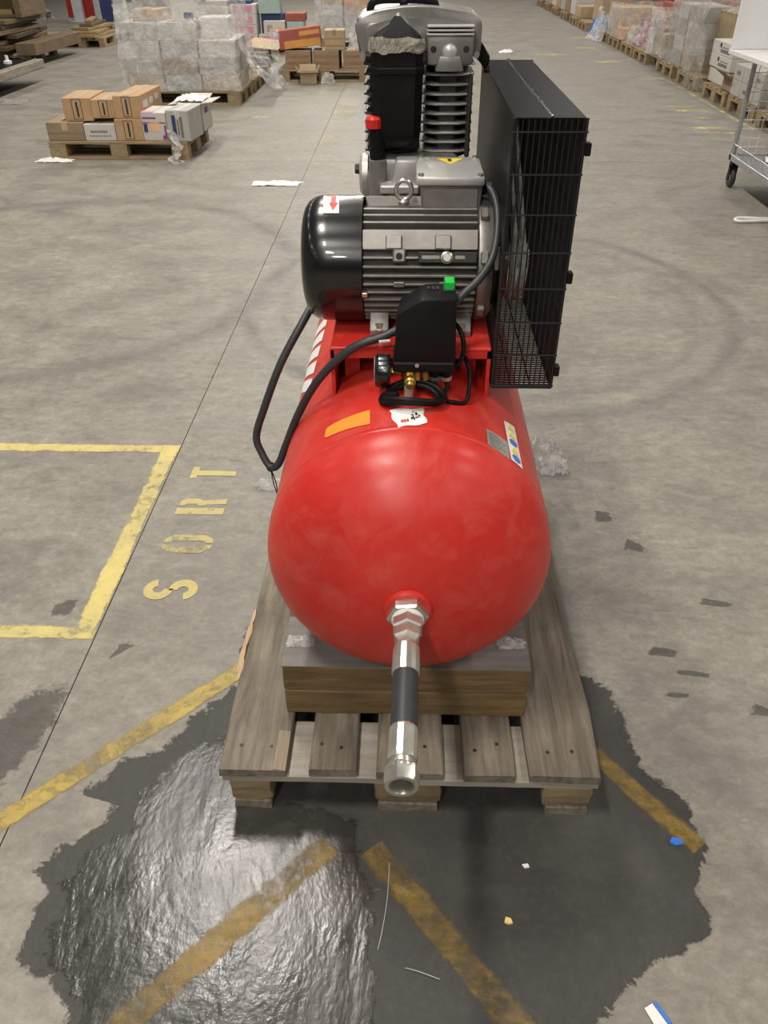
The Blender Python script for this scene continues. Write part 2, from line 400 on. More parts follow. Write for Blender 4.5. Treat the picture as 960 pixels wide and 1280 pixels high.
strip('painted_line', 'paint', (-2.2, 1.470), (-.847, 1.470), .052, seed=3)
strip('painted_line', 'paint_dirty', (-.90, .875), (-.40, 1.367), .058, .0016, seed=4)
strip('painted_line', 'paint_wet', (-.54, .47), (-.15, .875), .064, .0024, seed=5)
strip('painted_line', 'paint_wet', (-.06, .868), (.27, .47), .064, .0024, seed=6)
strip('painted_line', 'paint_wet', (.41, 1.16), (.625, .885), .05, .0016, seed=7)
for i, (x0, x1, yy, wd) in enumerate(((2.84, 3.14, 9.62, .09), (2.88, 3.2, 9.36, .10), (2.95, 3.2, 8.95, .05), (2.78, 3.12, 8.42, .09), (2.85, 3.1, 8.18, .06),
        (3.0, 3.35, 11.7, .12), (2.8, 3.1, 13.4, .2), (2.7, 3.1, 15.2, .2), (2.9, 3.2, 16.8, .25), (2.0, 2.45, 14.3, .22),
        (-.84, -.66, 7.75, .07), (-.84, -.62, 8.0, .07), (-.83, -.60, 8.9, .09), (-.83, -.58, 9.3, .09), (-.83, -.6, 9.75, .1), (-1.68, -1.5, 9.0, .05))):
    strip('painted_dash', 'paint_faint', (x0, yy), (x1, yy), wd*1.5, n=8, seed=20+i)
strip('painted_line', 'paint_faint', (3.345, 8.3), (3.36, 11.6), .06, seed=40)
def letter(polys, cy, nm='painted_letter'):
    """u: along the letter's width (world +Y), v: up the letter (world -X); foot of the letters at x=-.603"""
    bb = MB()
    for pl in polys: bb.poly([(-.603-v*.16, cy+(u-.5)*.088, .0013) for u, v in pl])
    return bb.build(nm, 'paint_stencil', floor, 0, tri=True)
def arc(cx, cy, rx, ry, a0, a1, n=8): return [(cx+rx*math.cos(R(a0+(a1-a0)*i/n)), cy+ry*math.sin(R(a0+(a1-a0)*i/n))) for i in range(n+1)]
def ring(cx, cy, rx, ry, t, a0, a1, ty=None): return arc(cx, cy, rx, ry, a0, a1)+arc(cx, cy, rx-t, ry-(ty or t*.55), a1, a0)
letter([ring(.5, .73, .5, .27, .34, 12, 180, .17), ring(.5, .73, .5, .27, .34, 180, 275, .17), ring(.5, .27, .5, .27, .34, 95, 0, .17), ring(.5, .27, .5, .27, .34, 0, -168, .17)], 1.65)
letter([[(0, .2), (.0, .8), (.2, .97), (.44, 1), (.44, .86), (.33, .8), (.33, .2), (.44, .14), (.44, 0), (.2, .03)],
        [(1, .2), (1, .8), (.8, .97), (.56, 1), (.56, .86), (.67, .8), (.67, .2), (.56, .14), (.56, 0), (.8, .03)]], 1.862)
letter([[(0, 0), (.4, 0), (.4, 1), (0, 1)], [(.55, .98), (.85, .97), (1, .85), (1, .6), (.88, .5), (1, 0), (.66, 0), (.62, .42), (.55, .44), (.55, .58), (.66, .62), (.66, .82), (.55, .86)]], 2.06)
letter([[(.3, 0), (.62, 0), (.66, .82), (.72, .86), (.9, .84), (.92, 1), (.1, 1), (.12, .84), (.3, .86)]], 2.262)
def blob(pts, z, jit, seed, sub=5):
    out = []; k = len(pts)
    for i in range(k):
        a, b = Vector((*pts[i], 0)), Vector((*pts[(i+1) % k], 0))
        for t in range(sub):
            q = a.lerp(b, t/sub); nv = noise.noise_vector(q*11+Vector((seed, 0, 0)))+.6*noise.noise_vector(q*31+Vector((0, seed, 0)))
            out.append((q.x+jit*nv.x, q.y+jit*nv.y, z))
    return out
WET = [(-.393, 1.6), (-.462, 1.46), (-.432, 1.341), (-.504, 1.235), (-.573, 1.115), (-.673, 1.068), (-.735, .99), (-.67, .95), (-.655, .905), (-.735, .86),
       (-.786, .797), (-.734, .749), (-.731, .629), (-.616, .527), (-.6, .2), (.25, .2), (.368, .554), (.419, .594), (.50, .655), (.62, .70), (.604, .786), (.668, .888),
       (.656, 1.019), (.579, 1.1), (.559, 1.213), (.526, 1.338), (.464, 1.391), (.40, 1.6)]
MB().soft_poly(blob(WET, .0006, .012, 3), (0, .85, .0006), .86).build('damp_stain', 'damp', floor, 0, tri=True)
for pts, sd in (([(-.90, .86), (-.85, 1.0), (-.79, 1.2), (-.82, 1.38), (-.95, 1.34), (-1.08, 1.2), (-1.1, .9)], 5), ([(-.795, 1.36), (-.745, 1.39), (-.71, 1.43), (-.74, 1.452), (-.775, 1.43)], 6),
                ([(-1.02, 1.50), (-.93, 1.51), (-.905, 1.63), (-.96, 1.62), (-1.03, 1.58)], 7), ([(.60, 1.98), (.68, 2.0), (.7, 2.07), (.62, 2.08)], 8), ([(.66, 1.86), (.75, 1.83), (.77, 1.9), (.69, 1.94)], 9),
                ([(.80, 1.62), (.95, 1.60), (.97, 1.63), (.83, 1.66)], 10), ([(.62, 1.42), (.73, 1.41), (.75, 1.45), (.66, 1.47)], 11), ([(.69, 1.36), (.80, 1.345), (.81, 1.37), (.7, 1.385)], 12),
                ([(.64, 1.29), (.72, 1.28), (.74, 1.30), (.66, 1.31)], 13), ([(.83, 1.23), (.95, 1.22), (.96, 1.25), (.86, 1.28)], 14)):
    MB().soft_poly(blob(pts, .0006, .01, sd), (sum(q[0] for q in pts)/len(pts), sum(q[1] for q in pts)/len(pts), .0006),   .1).build('damp_stain', 'stain', floor, 0, tri=True)
PUD = [(-.42, 1.20), (-.50, 1.15), (-.56, 1.07), (-.62, 1.0), (-.60, .92), (-.70, .85), (-.74, .78), (-.70, .73), (-.70, .63), (-.59, .52), (-.57, .25), (.02, .25), (-.02, .55), (-.03, .75), (-.08, .95), (-.3, 1.0), (-.38, 1.1)]
pud = MB().soft_poly(blob(PUD, .0018, .012, 9), (-.3, .72, .0018), .72).build('puddle', 'puddle', None, 0, tri=True)
tag(pud, 'shiny wet puddle film over dark stained concrete in front of the pallet', 'puddle')

# ------------------------------------------------------------------ pallet under the compressor
pal = thing('wooden_pallet', 'weathered wooden pallet carrying the red compressor', 'pallet', (.018, 1.55, 0))
def rough_board(x0, x1, y0, y1, z0, z1, seed, amp=.004, ny=14, axis='y', endamp=.006):
    bb = MB()
    L = (y1-y0) if axis == 'y' else (x1-x0)
    sec = [(0, 0), (.06, -.0), (.94, 0), (1, 0), (1, 1), (.97, 1.0), (.03, 1.0), (0, 1)]
    c = .0025
    rings = []
    for i in range(ny+1):
        t = i/ny; ring_ = []
        for (u, v) in ((0, .12), (.02, 0), (.98, 0), (1, .12), (1, .85), (.975, 1), (.025, 1), (0, .85)):
            if axis == 'y': q = Vector((x0+(x1-x0)*u, y0+L*t, z0+(z1-z0)*v))
            else: q = Vector((x0+L*t, y0+(y1-y0)*u, z0+(z1-z0)*v))
            k = amp*noise.noise(Vector((q.x*3+seed*5.1, q.y*4, (u > .5)*9+seed)))+.4*amp*noise.noise(Vector((q.x*14, q.y*22+seed, u*7)))
            e = endamp*noise.noise(Vector((u*6+seed*3, v*2, t*50))) if i in (0, ny) else 0
            if axis == 'y': q += Vector((k, e, .25*k))
            else: q += Vector((e, k, .25*k))
            ring_.append(bb.bm.verts.new(q))
        rings.append(ring_)
    for A, B in zip(rings, rings[1:]):
        for j in range(8): bb.bm.faces.new((A[j], A[(j+1) % 8], B[(j+1) % 8], B[j]))
    bb.bm.faces.new(rings[0]); bb.bm.faces.new(rings[-1]); return bb
Y0 = .95
boards = [(-.381, -.243), (-.194, -.094), (-.053, .086), (.129, .236), (.262, .413)]
for i, (a, b) in enumerate(boards):
    o = rough_board(a, b, Y0+(0, .004, .002, .0, .0)[i], Y0+1.2, .122, .144, 3+i, .006 if i in (0, 4) else .003, endamp=.008).build('top_board', 'pwood', pal, 30)
    for yy in (Y0+.07, Y0+.60):
        for f in (.3, .72):
            MB().lathe([(.0042, 0), (.0042, .0007), (.0, .0009)], (a+(b-a)*(f+random.uniform(-.08, .08)), yy+random.uniform(-.012, .012), .1443), 'Z', 8).build('nail', 'dark_iron', o, 0)
for k, yy in enumerate((Y0+.003, Y0+.53, Y0+1.055)):
    rough_board(-.378, .41, yy, yy+.142, .100, .122, 20+k, .003, axis='x').build('cross_board', 'pwood_x', pal, 30)
for k, yy in enumerate((Y0+.012, Y0+.53, Y0+1.06)):
    for j, (a, b) in enumerate(((-.366, -.277), (-.058, .083), (.302, .405))):
        bb = MB().box(a, b, yy, yy+.13, .022, .100, .006, 2); bmesh.ops.subdivide_edges(bb.bm, edges=list(bb.bm.edges), cuts=1, use_grid_fill=True)
        bb.jitter(.008, 22, j+k*3).build('block', 'block', pal, 40)
for j, (a, b) in enumerate(((-.362, -.282), (-.05, .078), (.31, .402))):
    rough_board(a, b, Y0+.006, Y0+1.19, .0, .022, 40+j, .003, endamp=.01).build('bottom_board', 'pwood', pal, 30)
# broken-off splinter piece and raw wood on the left board
rough_board(-.268, -.241, Y0+.002, Y0+.10, .1405, .1462, 61, .003, endamp=.012).build('split_strip', 'pwood_light', pal, 30)
bb = MB(); bb.tube(spline([(-.382, 1.20, .136), (-.386, 1.26, .139), (-.383, 1.36, .141), (-.381, 1.43, .140)], 5), [.004, .006, .007, .009, .008, .007, .009, .007, .006, .007, .006, .004, .005, .004, .003, .002][:16], 6)
bb.jitter(.005, 40, 3).build('splintered_edge', 'raw', pal, 30)
for yy, lb in ((1.10, 'front'), (1.90, 'rear')):
    bt = thing('timber_beam', 'brown squared timber beam under the %s of the tank' % lb, 'beam', (.006, yy+.07, .1445), 'timber beams under the tank')
    for z0, z1 in ((.1445, .2185), (.2200, .2960)):
        o = MB().box(-.256, .268, yy, yy+.145, z0, z1, .003, 1); bmesh.ops.subdivide_edges(o.bm, edges=list(o.bm.edges), cuts=3, use_grid_fill=True)
        o.jitter(.003, 9, 2).build('timber', 'beam', bt, 40)
    MB().box(-.257, .269, yy-.001, yy+.146, .2955, .2980).build('weathered_top', 'grey_wood', bt, 30)
# ------------------------------------------------------------------ compressor
TX, TZ, TR, T0, T1 = .008, .573, .2725, 1.15, 2.25
cmp_ = thing('air_compressor', 'red tank piston air compressor with black belt guard', 'compressor', (TX, 1.7, .2985))
HD = .158
prof = []
for i in range(25):
    a = i/24*math.pi/2; prof.append((TR*math.sin(a)**.96, T0-HD*math.cos(a)**1.0))
prof[0] = (0, T0-HD)
back = [(rr, T1+T0-yy) for rr, yy in prof[::-1]]
mid = [(TR, T0+(T1-T0)*k/8) for k in range(1, 8)]
tank = MB().lathe(prof+mid+back, (TX, 0, TZ), 'Y', 96).build('tank', 'red', cmp_, 60)
for yy in (T0+.012, T1-.012):
    MB().lathe([(TR-.001, yy-.008), (TR+.0007, yy-.004), (TR+.0011, yy), (TR+.0007, yy+.004), (TR-.001, yy+.008)], (TX, 0, TZ), 'Y', 96).build('weld_seam', 'red', tank, 60)
MB().lathe([(.03, -.001), (.043, -.001), (.043, -.012), (.041, -.017), (.036, -.018), (.03, -.016)], (TX, 1.0, TZ+.0), 'Y', 40).build('port_boss', 'red', tank, 30)
# outlet hose
hz0, hz1 = TZ, .556
def hp(yy): return TX-.0075*(1.0-yy)/.34, yy, hz0+(hz1-hz0)*(1.0-yy)/.34
def seg(prof, n=32, ph=0):
    bb = MB(); bb.lathe(prof, (0, 0, 0), 'Y', n, ph)
    for v in bb.bm.verts:
        hx, hy, hzz = hp(v.co.y); v.co.x += hx; v.co.z += hzz
    return bb
hose = seg([(.0205, .868), (.0212, .85), (.0212, .74), (.0205, .725)], 32).build('outlet_hose', 'rubber', cmp_, 40)
seg([(.0, .987), (.036, .987), (.0375, .984), (.0375, .970), (.034, .966), (.0, .966)], 6, .1).build('hex_adapter', 'steel', hose, 20)
seg([(.0, .967), (.0285, .967), (.0285, .9655), (.022, .963), (.022, .9625)], 32).build('seal_washer', 'white', hose, 30)
seg([(.0, .9625), (.026, .9625), (.0285, .959), (.0285, .943), (.026, .939), (.0, .939)], 6, .55).build('hex_nut', 'steel', hose, 20)
seg([(.0, .939), (.0225, .939), (.0245, .936), (.0245, .922), (.022, .917), (.0185, .914), (.0185, .902)], 6, .52).build('hex_nut', 'steel', hose, 20)
for a, b, nm in ((.905, .845, 'crimp_sleeve'), (.745, .686, 'crimp_sleeve')):
    pr = [(.0, a), (.0205, a), (.0228, a-.006), (.0232, b+.006), (.0222, b), (.0, b)]
    bb = seg(pr, 16)
    for k in range(10):
        t = k*2*math.pi/10; q = hp((a+b)/2)
    bb.build(nm, 'steel', hose, 15)
seg([(.0, .690), (.0195, .690), (.0195, .682), (.021, .681), (.021, .676), (.0245, .672), (.0245, .668)], 32).build('swivel_collar', 'steel', hose, 30)
# open nut
bb = MB(); NR = .0268
def hx(rr, yy, n=24, hexa=True):
    out = []
    for j in range(n):
        t = 2*math.pi*j/n
        if hexa:
            k = (t+.26) % (math.pi/3)-math.pi/6; q = rr*math.cos(math.pi/6)/math.cos(k)
        else: q = rr
        c0 = hp(yy); out.append(bb.bm.verts.new((c0[0]+q*math.cos(t), yy, c0[2]+q*math.sin(t))))
    return out
rings = [hx(.0245, .676), hx(NR, .672), hx(NR, .652), hx(.0245, .6465, hexa=False), hx(.0185, .6465, hexa=False), hx(.0175, .651, hexa=False), hx(.0165, .672, hexa=False)]
for A, B in zip(rings, rings[1:]):
    for j in range(24): bb.bm.faces.new((A[j], A[(j+1) % 24], B[(j+1) % 24], B[j]))
bb.build('end_nut', 'steel', hose, 22)
seg([(.0, .668), (.0167, .668), (.0167, .6675), (.0, .6675)], 24).build('hose_bore', 'hole_shade', hose, 30)

# stickers wrapped on the tank
def tpt(q, u, v, off, ax=None):
    (a, b, c, d) = q   # corners (deg, Y): u0v0, u1v0, u1v1, u0v1
    th = (a[0]*(1-u)+b[0]*u)*(1-v)+(d[0]*(1-u)+c[0]*u)*v; yy = (a[1]*(1-u)+b[1]*u)*(1-v)+(d[1]*(1-u)+c[1]*u)*v
    rr = TR+off
    return (TX+rr*math.sin(R(th)), yy, TZ+rr*math.cos(R(th)))
def tpatch(q, off=.0009, nu=10, nv=6, fn=None):
    return MB().grid(lambda u, v: tpt(q, *(fn(u, v) if fn else (u, v)), off), nu, nv)
def tpoly(q, uv, off): return MB().poly([tpt(q, u, v, off) for u, v in uv])
qo = ((-35, 1.200), (-15.3, 1.186), (-15.8, 1.238), (-35, 1.238))
tpatch(qo, .0011, 14, 8, lambda u, v: (u, .5+(v-.5)*min(1, (max(0, .08+u)*7)**.5))).build('orange_tag', 'orange_tag', tank, 40)['label'] = 'orange hand-written tag stuck on the tank'
qw = ((-4.6, 1.157), (6.0, 1.176), (4.5, 1.228), (-8.3, 1.222))
wt = tpatch(qw, .0016, 10, 6, lambda u, v: (u+.04*math.sin(v*9), v+.05*math.sin(u*7))).build('paper_tag', 'white', tank, 40); wt['label'] = 'torn white paper tag with red and black print'
for k in range(3): tpoly(qw, [(.18+.09*k, .22), (.25+.09*k, .22), (.27+.09*k, .36), (.2+.09*k, .36)], .0028).build('print_mark', 'red_print', tank, 0)
for k, (u, v, a, b_) in enumerate(((.52, .30, .10, .16), (.60, .24, .05, .40), (.66, .34, .12, .10), (.70, .50, .09, .22), (.56, .52, .10, .08), (.78, .40, .07, .14), (.62, .70, .12, .07))):
    tpoly(qw, [(u, v), (u+a, v+.05), (u+a*.8, v+b_), (u+a*.1, v+b_*.8)], .0028).build('print_mark', 'ink', tank, 0)
qg = ((30, 1.166), (40.5, 1.160), (41, 1.223), (30.4, 1.222))
tpatch(qg, .0012).build('data_plate', 'plate', tank, 40)['label'] = 'small grey metal data plate'
for k in range(7): tpoly(qg, [(.1, .08+.125*k), (.55+.3*((k*5) % 3)/2, .08+.125*k), (.55+.3*((k*5) % 3)/2, .13+.125*k), (.1, .13+.125*k)], .0020).build('print_mark', 'ink_grey', tank, 0)
ql = ((41.5, 1.167), (48.3, 1.170), (48.6, 1.322), (41.4, 1.305))
tpatch(ql, .0012).build('warning_label', 'white', tank, 40)['label'] = 'white warning label with yellow and blue signs'
for k in range(5):
    v0 = .05+.19*k
    if k in (1, 3, 4): tpoly(ql, [(.15, v0), (.85, v0), (.5, v0+.15)], .0022).build('warning_sign', 'yellow', tank, 0)
    else: tpoly(ql, [(.5+.36*math.cos(t*math.pi/8), v0+.07+.075*math.sin(t*math.pi/8)) for t in range(16)], .0022).build('safety_sign', 'blue', tank, 0)
qd = ((-68, 1.60), (-54, 1.50), (-51, 1.92), (-68, 1.98))
for k in range(5):
    a0, a1 = k/5, (k+.72)/5
    tpatch(qd, .0012, 4, 6, lambda u, v: (u, a0+(a1-a0)*v)).build('side_lettering', 'white', tank, 40)

# motor platform
PX0, PX1, PY0, PZ = -.147, .160, 1.36, .903
plt_ = MB().box(PX0, PX1, PY0, 2.06, PZ-.008, PZ, .002).build('motor_platform', 'red', cmp_, 30)
for s_, xx in ((-1, PX0), (1, PX1-.007)):
    MB().box(xx, xx+.007, PY0, 2.06, TZ+math.sqrt(TR**2-(xx-TX)**2)-.012, PZ-.007).build('side_plate', 'red', plt_, 30)
for xx in (PX0+.022, PX1-.052):
    bb = MB().box(xx, xx+.03, PY0+.06, PY0+.064, .80, PZ-.008).build('gusset', 'red', plt_, 30)
    MB().lathe([(.0, -.001), (.006, -.001), (.006, 0), (.0, 0)], (xx+.016, PY0+.0595, .865), 'Y', 16).build('bolt_hole', 'hole_shade', plt_, 30)
MB().box(PX0, PX1, PY0, PY0+.005, PZ-.022, PZ-.007).build('front_lip', 'red', plt_, 30)

# motor (axis along X)
MY, MZ = 1.52, 1.018
motor = MB().lathe([(.06, -.09), (.098, -.088), (.099, .128), (.09, .132)], (0, MY, MZ), 'X', 48).build('electric_motor', 'motor_dark', cmp_, 40)
def ring_x(e0, e1, r0, r1, x0, x1, n=6):
    """plate following the motor's round, e = elevation in degrees seen from the front"""
    pl = [(MY-r1*math.cos(R(e0+(e1-e0)*i/n)), MZ+r1*math.sin(R(e0+(e1-e0)*i/n))) for i in range(n+1)]+[(MY-r0*math.cos(R(e1-(e1-e0)*i/n)), MZ+r0*math.sin(R(e1-(e1-e0)*i/n))) for i in range(n+1)]
    return MB().prism(pl, x0, x1, 'X')
fin_proto = None
for k in range(44):
    e = -62+8.18*k
    if 72 < e < 108 or 28 < e < 46 or 250 < e < 290: continue
    bb = MB().box(-.084, .126, -.116, -.097, -.0021, .0021, .0006)
    me_o = bb.xf(Matrix.Translation((0, MY, MZ)) @ Matrix.Rotation(R(-e), 4, 'X')).build('cooling_fin', 'fin', motor, 30)
ring_x(29, 45, .095, .1155, -.084, .126).build('mounting_pad', 'fin', motor, 30)
for xx in (-.028, .062):
    bb = MB().box(xx-.014, xx+.016, -.121, -.10, -.013, .013, .002).xf(Matrix.Translation((0, MY, MZ)) @ Matrix.Rotation(R(-33), 4, 'X')); bb.build('pad_boss', 'cast', motor, 30)
bb = MB().box(-.029, -.005, -.120, -.10, -.011, .014, .003).xf(Matrix.Translation((0, MY, MZ)) @ Matrix.Rotation(R(-21), 4, 'X')).build('bolt_boss', 'cast', motor, 30)
MB().lathe([(.0, -.1212), (.0062, -.1212), (.0062, -.115), (0, -.115)], (-.017, 0, 0), 'Y', 16).xf(Matrix.Translation((0, MY, MZ)) @ Matrix.Rotation(R(-21), 4, 'X')).build('bolt_hole', 'hole_shade', motor, 30)
MB().box(.018, .126, -.1205, -.105, -.010, .010, .002).xf(Matrix.Translation((0, MY, MZ)) @ Matrix.Rotation(R(-20), 4, 'X')).build('slotted_bracket', 'dark_iron', motor, 30)
for a, b in ((.024, .058), (.085, .104)):
    MB().box(a, b, -.1222, -.118, -.0035, .0035, .001).xf(Matrix.Translation((0, MY, MZ)) @ Matrix.Rotation(R(-20), 4, 'X')).build('bracket_slot', 'fin', motor, 30)
MB().lathe([(.0, -.130), (.007, -.130), (.008, -.128), (.008, -.123), (.011, -.122), (.011, -.119)], (.07, 0, 0), 'Y', 16).xf(Matrix.Translation((0, MY, MZ)) @ Matrix.Rotation(R(-20), 4, 'X')).build('bracket_bolt', 'steel', motor, 30)
for xx in (-.017, .068):
    MB().box(xx-.010, xx+.010, -.1195, -.113, -.005, .005, .001).xf(Matrix.Translation((0, MY, MZ)) @ Matrix.Rotation(R(4), 4, 'X')).build('fin_clip', 'cast', motor, 30)
MB().lathe([(.0, .126), (.104, .126), (.114, .130), (.116, .140), (.110, .156), (.088, .168), (.05, .172), (.02, .173)], (0, MY, MZ), 'X', 48).build('end_shield', 'cast', motor, 35)
for e in (-32, 20, 60, 148, 212):
    MB().box(.132, .146, -.126, -.108, -.011, .011, .002).xf(Matrix.Translation((0, MY, MZ)) @ Matrix.Rotation(R(-e), 4, 'X')).build('shield_lug', 'cast', motor, 30)
cow = MB().lathe([(.0, -.204), (.06, -.204), (.084, -.2025), (.098, -.198), (.108, -.190), (.114, -.180), (.1175, -.166), (.118, -.15), (.118, -.086), (.1165, -.086), (.1165, -.12)], (0, MY, MZ), 'X', 64).build('fan_cowl', 'black_gloss', cmp_, 40)
MB().lathe([(.0, -.121), (.0055, -.121), (.0055, -.116), (.0, -.116)], (-.094, 0, 0), 'Y', 12).xf(Matrix.Translation((0, MY, MZ)) @ Matrix.Rotation(R(12), 4, 'X')).build('cowl_screw', 'dark_iron', cow, 30)
bb = MB().box(-.086, -.076, -.122, -.102, -.005, .005, .001).xf(Matrix.Translation((0, MY, MZ)) @ Matrix.Rotation(R(14), 4, 'X')).build('hex_head', 'steel', motor, 30)
def cpt(x, th, rr=.1188): return (x, MY-rr*math.sin(R(th)), MZ+rr*math.cos(R(th)))
MB().grid(lambda u, v: cpt(-.162+.029*u+.004*v, -2+31*v), 4, 8).build('arrow_sticker', 'white', cow, 40)
MB().poly([cpt(-.154+.5*.004+dx, th, .1196) for dx, th in ((.0055, 3), (.0145, 3), (.0155, 15), (.0205, 15), (.0115, 26), (.0025, 15), (.0065, 15))]).build('arrow_print', 'red_print', cow, 0)
MB().poly([cpt(-.154+dx, th, .1196) for dx, th in ((-.002, -1), (.016, -1), (.016, 1), (-.002, 1))]).build('arrow_print', 'red_print', cow, 0)
# terminal box
tb = MB(); tb.prism([(.026, 1.100), (.130, 1.100), (.135, 1.168), (.018, 1.168)], 1.487, 1.625, 'Y', .004).build('terminal_box', 'cast', cmp_, 30)
tb = bpy.data.objects['terminal_box']
MB().box(.026, .126, 1.4835, 1.4875, 1.123, 1.160, .001).build('box_panel', 'fin', tb, 30)
lid = MB().box(.012, .137, 1.474, 1.636, 1.166, 1.182, .005, 2).build('box_lid', 'cast_light', tb, 30)
for xx in (.021, .128):
    for yy in (1.484, 1.626): MB().lathe([(.0, .002), (.0055, .002), (.006, 0), (.006, -.002)], (xx, yy, 1.1835), 'Z', 12).build('lid_screw', 'steel', tb, 30)
MB().poly([(.052, 1.618, 1.1825), (.104, 1.618, 1.1825), (.078, 1.572, 1.1825)]).build('hazard_sticker', 'yellow', tb, 0)
MB().poly([(.074, 1.612, 1.1829), (.082, 1.612, 1.1829), (.078, 1.600, 1.1829), (.083, 1.600, 1.1829), (.075, 1.584, 1.1829), (.077, 1.596, 1.1829), (.073, 1.596, 1.1829)]).build('hazard_bolt_print', 'ink', tb, 0, tri=True)
MB().lathe([(.0, .0), (.013, 0), (.013, .012), (.010, .014), (.010, .024)], (.132, 1.55, 1.145), 'X', 16).build('cable_gland', 'dark_iron', tb, 30)
# lifting eye
bb = MB(); bb.tube([(-.010+.0145*math.cos(t*math.pi/10), 1.505, 1.152+.017*math.sin(t*math.pi/10)) for t in range(20)], .0042, 10, True)
bb.lathe([(.0, 0), (.0105, 0), (.0105, .006), (.006, .010), (.0, .010)], (-.010, 1.505, 1.126), 'Z', 16); bb.build('lifting_eye', 'steel', motor, 40)
# motor feet
for xx in (-.055, .105):
    ft = MB().prism([(1.41, PZ), (1.63, PZ), (1.63, PZ+.012), (1.60, PZ+.05), (1.44, PZ+.05), (1.41, PZ+.012)], xx-.018, xx+.018, 'X', .002).build('motor_foot', 'fin', motor, 30)
    MB().lathe([(.0, .010), (.008, .010), (.008, 0), (.012, 0), (.012, -.003)], (xx, 1.418, PZ+.014), 'Z', 6).build('foot_bolt', 'steel', motor, 25)
# motor cable to the switch
MB().tube(spline([(.128, 1.545, 1.146), (.150, 1.505, 1.152), (.162, 1.47, 1.125), (.160, 1.43, 1.085), (.150, 1.40, 1.055), (.128, 1.375, 1.03), (.100, 1.36, 1.008), (.078, 1.35, .985)], 8), .0072, 12).build('motor_cable', 'cable', cmp_, 60)

# pump
crank = MB().prism([(-.10, .903), (.125, .903), (.125, 1.06), (.10, 1.165), (-.075, 1.165), (-.10, 1.10)], 1.70, 2.0, 'Y', .012, 2).build('crankcase', 'cast', cmp_, 40)
MB().prism([(-.045, 1.085), (.02, 1.085), (.02, 1.168), (-.028, 1.168)], 1.672, 1.71, 'Y', .006, 2).build('crankcase_rib', 'cast_light', crank, 30)
MB().box(-.06, .02, 1.655, 1.70, 1.105, 1.122, .003).build('crankcase_ledge', 'cast_light', crank, 30)
MB().lathe([(.0, -.018), (.035, -.018), (.042, -.012), (.042, 0), (.0, 0)], (-.088, 1.76, 1.12), 'X', 24).build('side_cover', 'cast_light', crank, 30)
MB().lathe([(.0, -.028), (.010, -.028), (.012, -.018)], (-.088, 1.745, 1.135), 'X', 6).build('cover_bolt', 'dark_iron', crank, 30)
for cx in (-.042, .0745):
    cyl_ = MB().lathe([(.044, 1.15), (.044, 1.345)], (cx, 1.82, 0), 'Z', 32).build('cylinder', 'motor_dark' if cx > 0 else 'dark_iron', cmp_, 40)
    for k in range(10):
        z = 1.168+.0176*k; hw, hd, ch = .0525, .072, .026
        o8 = [(cx-hw, 1.82-hd+ch*.55), (cx-hw+ch, 1.82-hd), (cx+hw-ch, 1.82-hd), (cx+hw, 1.82-hd+ch*.55), (cx+hw, 1.82+hd-ch), (cx+hw-ch, 1.82+hd), (cx-hw+ch, 1.82+hd), (cx-hw, 1.82+hd-ch)]
        f = MB().prism(o8, z-.002, z+.002, 'Z', .0008, 1).build('cooling_fin', 'cast_light' if cx > 0 else 'dark_iron', cyl_, 30)  # left cylinder's fins get a darker tone than the right's
    if cx > 0:
        MB().box(cx-.021, cx+.021, 1.762, 1.80, 1.155, 1.345, .006).build('cylinder_web', 'motor_dark', cyl_, 30)
        MB().box(cx+.040, cx+.050, 1.752, 1.77, 1.155, 1.31, .003).build('cylinder_web', 'motor_dark', cyl_, 30)
pl = [(-.103, 1.342), (.135, 1.342)]+[(.135-.002*math.sin(t), 1.342+.0*t) for t in ()]
arch = [(.136, 1.345), (.137, 1.392), (.132, 1.404), (.122, 1.409)]+[(.122-.22*k/8, 1.409+.013*math.sin(math.pi*k/8)) for k in range(1, 8)]+[(-.098, 1.409), (-.108, 1.404), (-.113-.0+.009, 1.392), (-.103, 1.345)]
head = MB().prism([(-.099, 1.339), (.132, 1.339)]+arch, 1.752, 1.945, 'Y', .006, 2).build('cylinder_head', 'cast', cmp_, 40)
ins = [(.118, 1.348), (.118, 1.388), (.108, 1.396)]+[(.108-.19*k/6, 1.396+.009*math.sin(math.pi*k/6)) for k in range(1, 6)]+[(-.082, 1.396), (-.09, 1.388), (-.09, 1.348)]
MB().prism(ins, 1.746, 1.756, 'Y', .003, 2).build('head_panel', 'cast', head, 40)
MB().box(.030, .120, 1.722, 1.76, 1.328, 1.381, .006, 2).build('valve_cover', 'cast', head, 30)
for k in range(3): MB().box(.030, .120, 1.716, 1.75, 1.378+.0065*k, 1.3815+.0065*k, .0012).build('cover_ridge', 'cast_light', head, 30)
MB().lathe([(.0, -.012), (.008, -.012), (.013, -.009), (.016, 0), (.021, .008)], (.0745, 1.724, 1.350), 'Y', 24).build('cover_dome', 'cast_light', head, 40)
MB().prism([(.046, 1.318), (.103, 1.318), (.095, 1.345), (.054, 1.345)], 1.712, 1.74, 'Y', .004, 2).build('cover_skirt', 'cast', head, 30)
for xx in (.043, .106): MB().lathe([(.0, -.0005), (.0058, -.0005), (.0058, .004), (.0, .004)], (xx, 1.7215, 1.355), 'Y', 16).build('bolt_hole', 'hole_shade', head, 30)
for xx in (-.095, .128):
    MB().lathe([(.0, -.007), (.006, -.007), (.007, 0)], (xx, 1.752, 1.343), 'Y', 6).build('head_bolt', 'steel', head, 25)
bb = MB(); bb.tube(spline([(-.082, 1.83, 1.40), (-.082, 1.83, 1.416), (-.070, 1.83, 1.428), (-.02, 1.83, 1.430), (.036, 1.83, 1.428), (.048, 1.83, 1.418), (.049, 1.83, 1.402)], 6), .0075, 10).build('lifting_handle', 'black', head, 60)
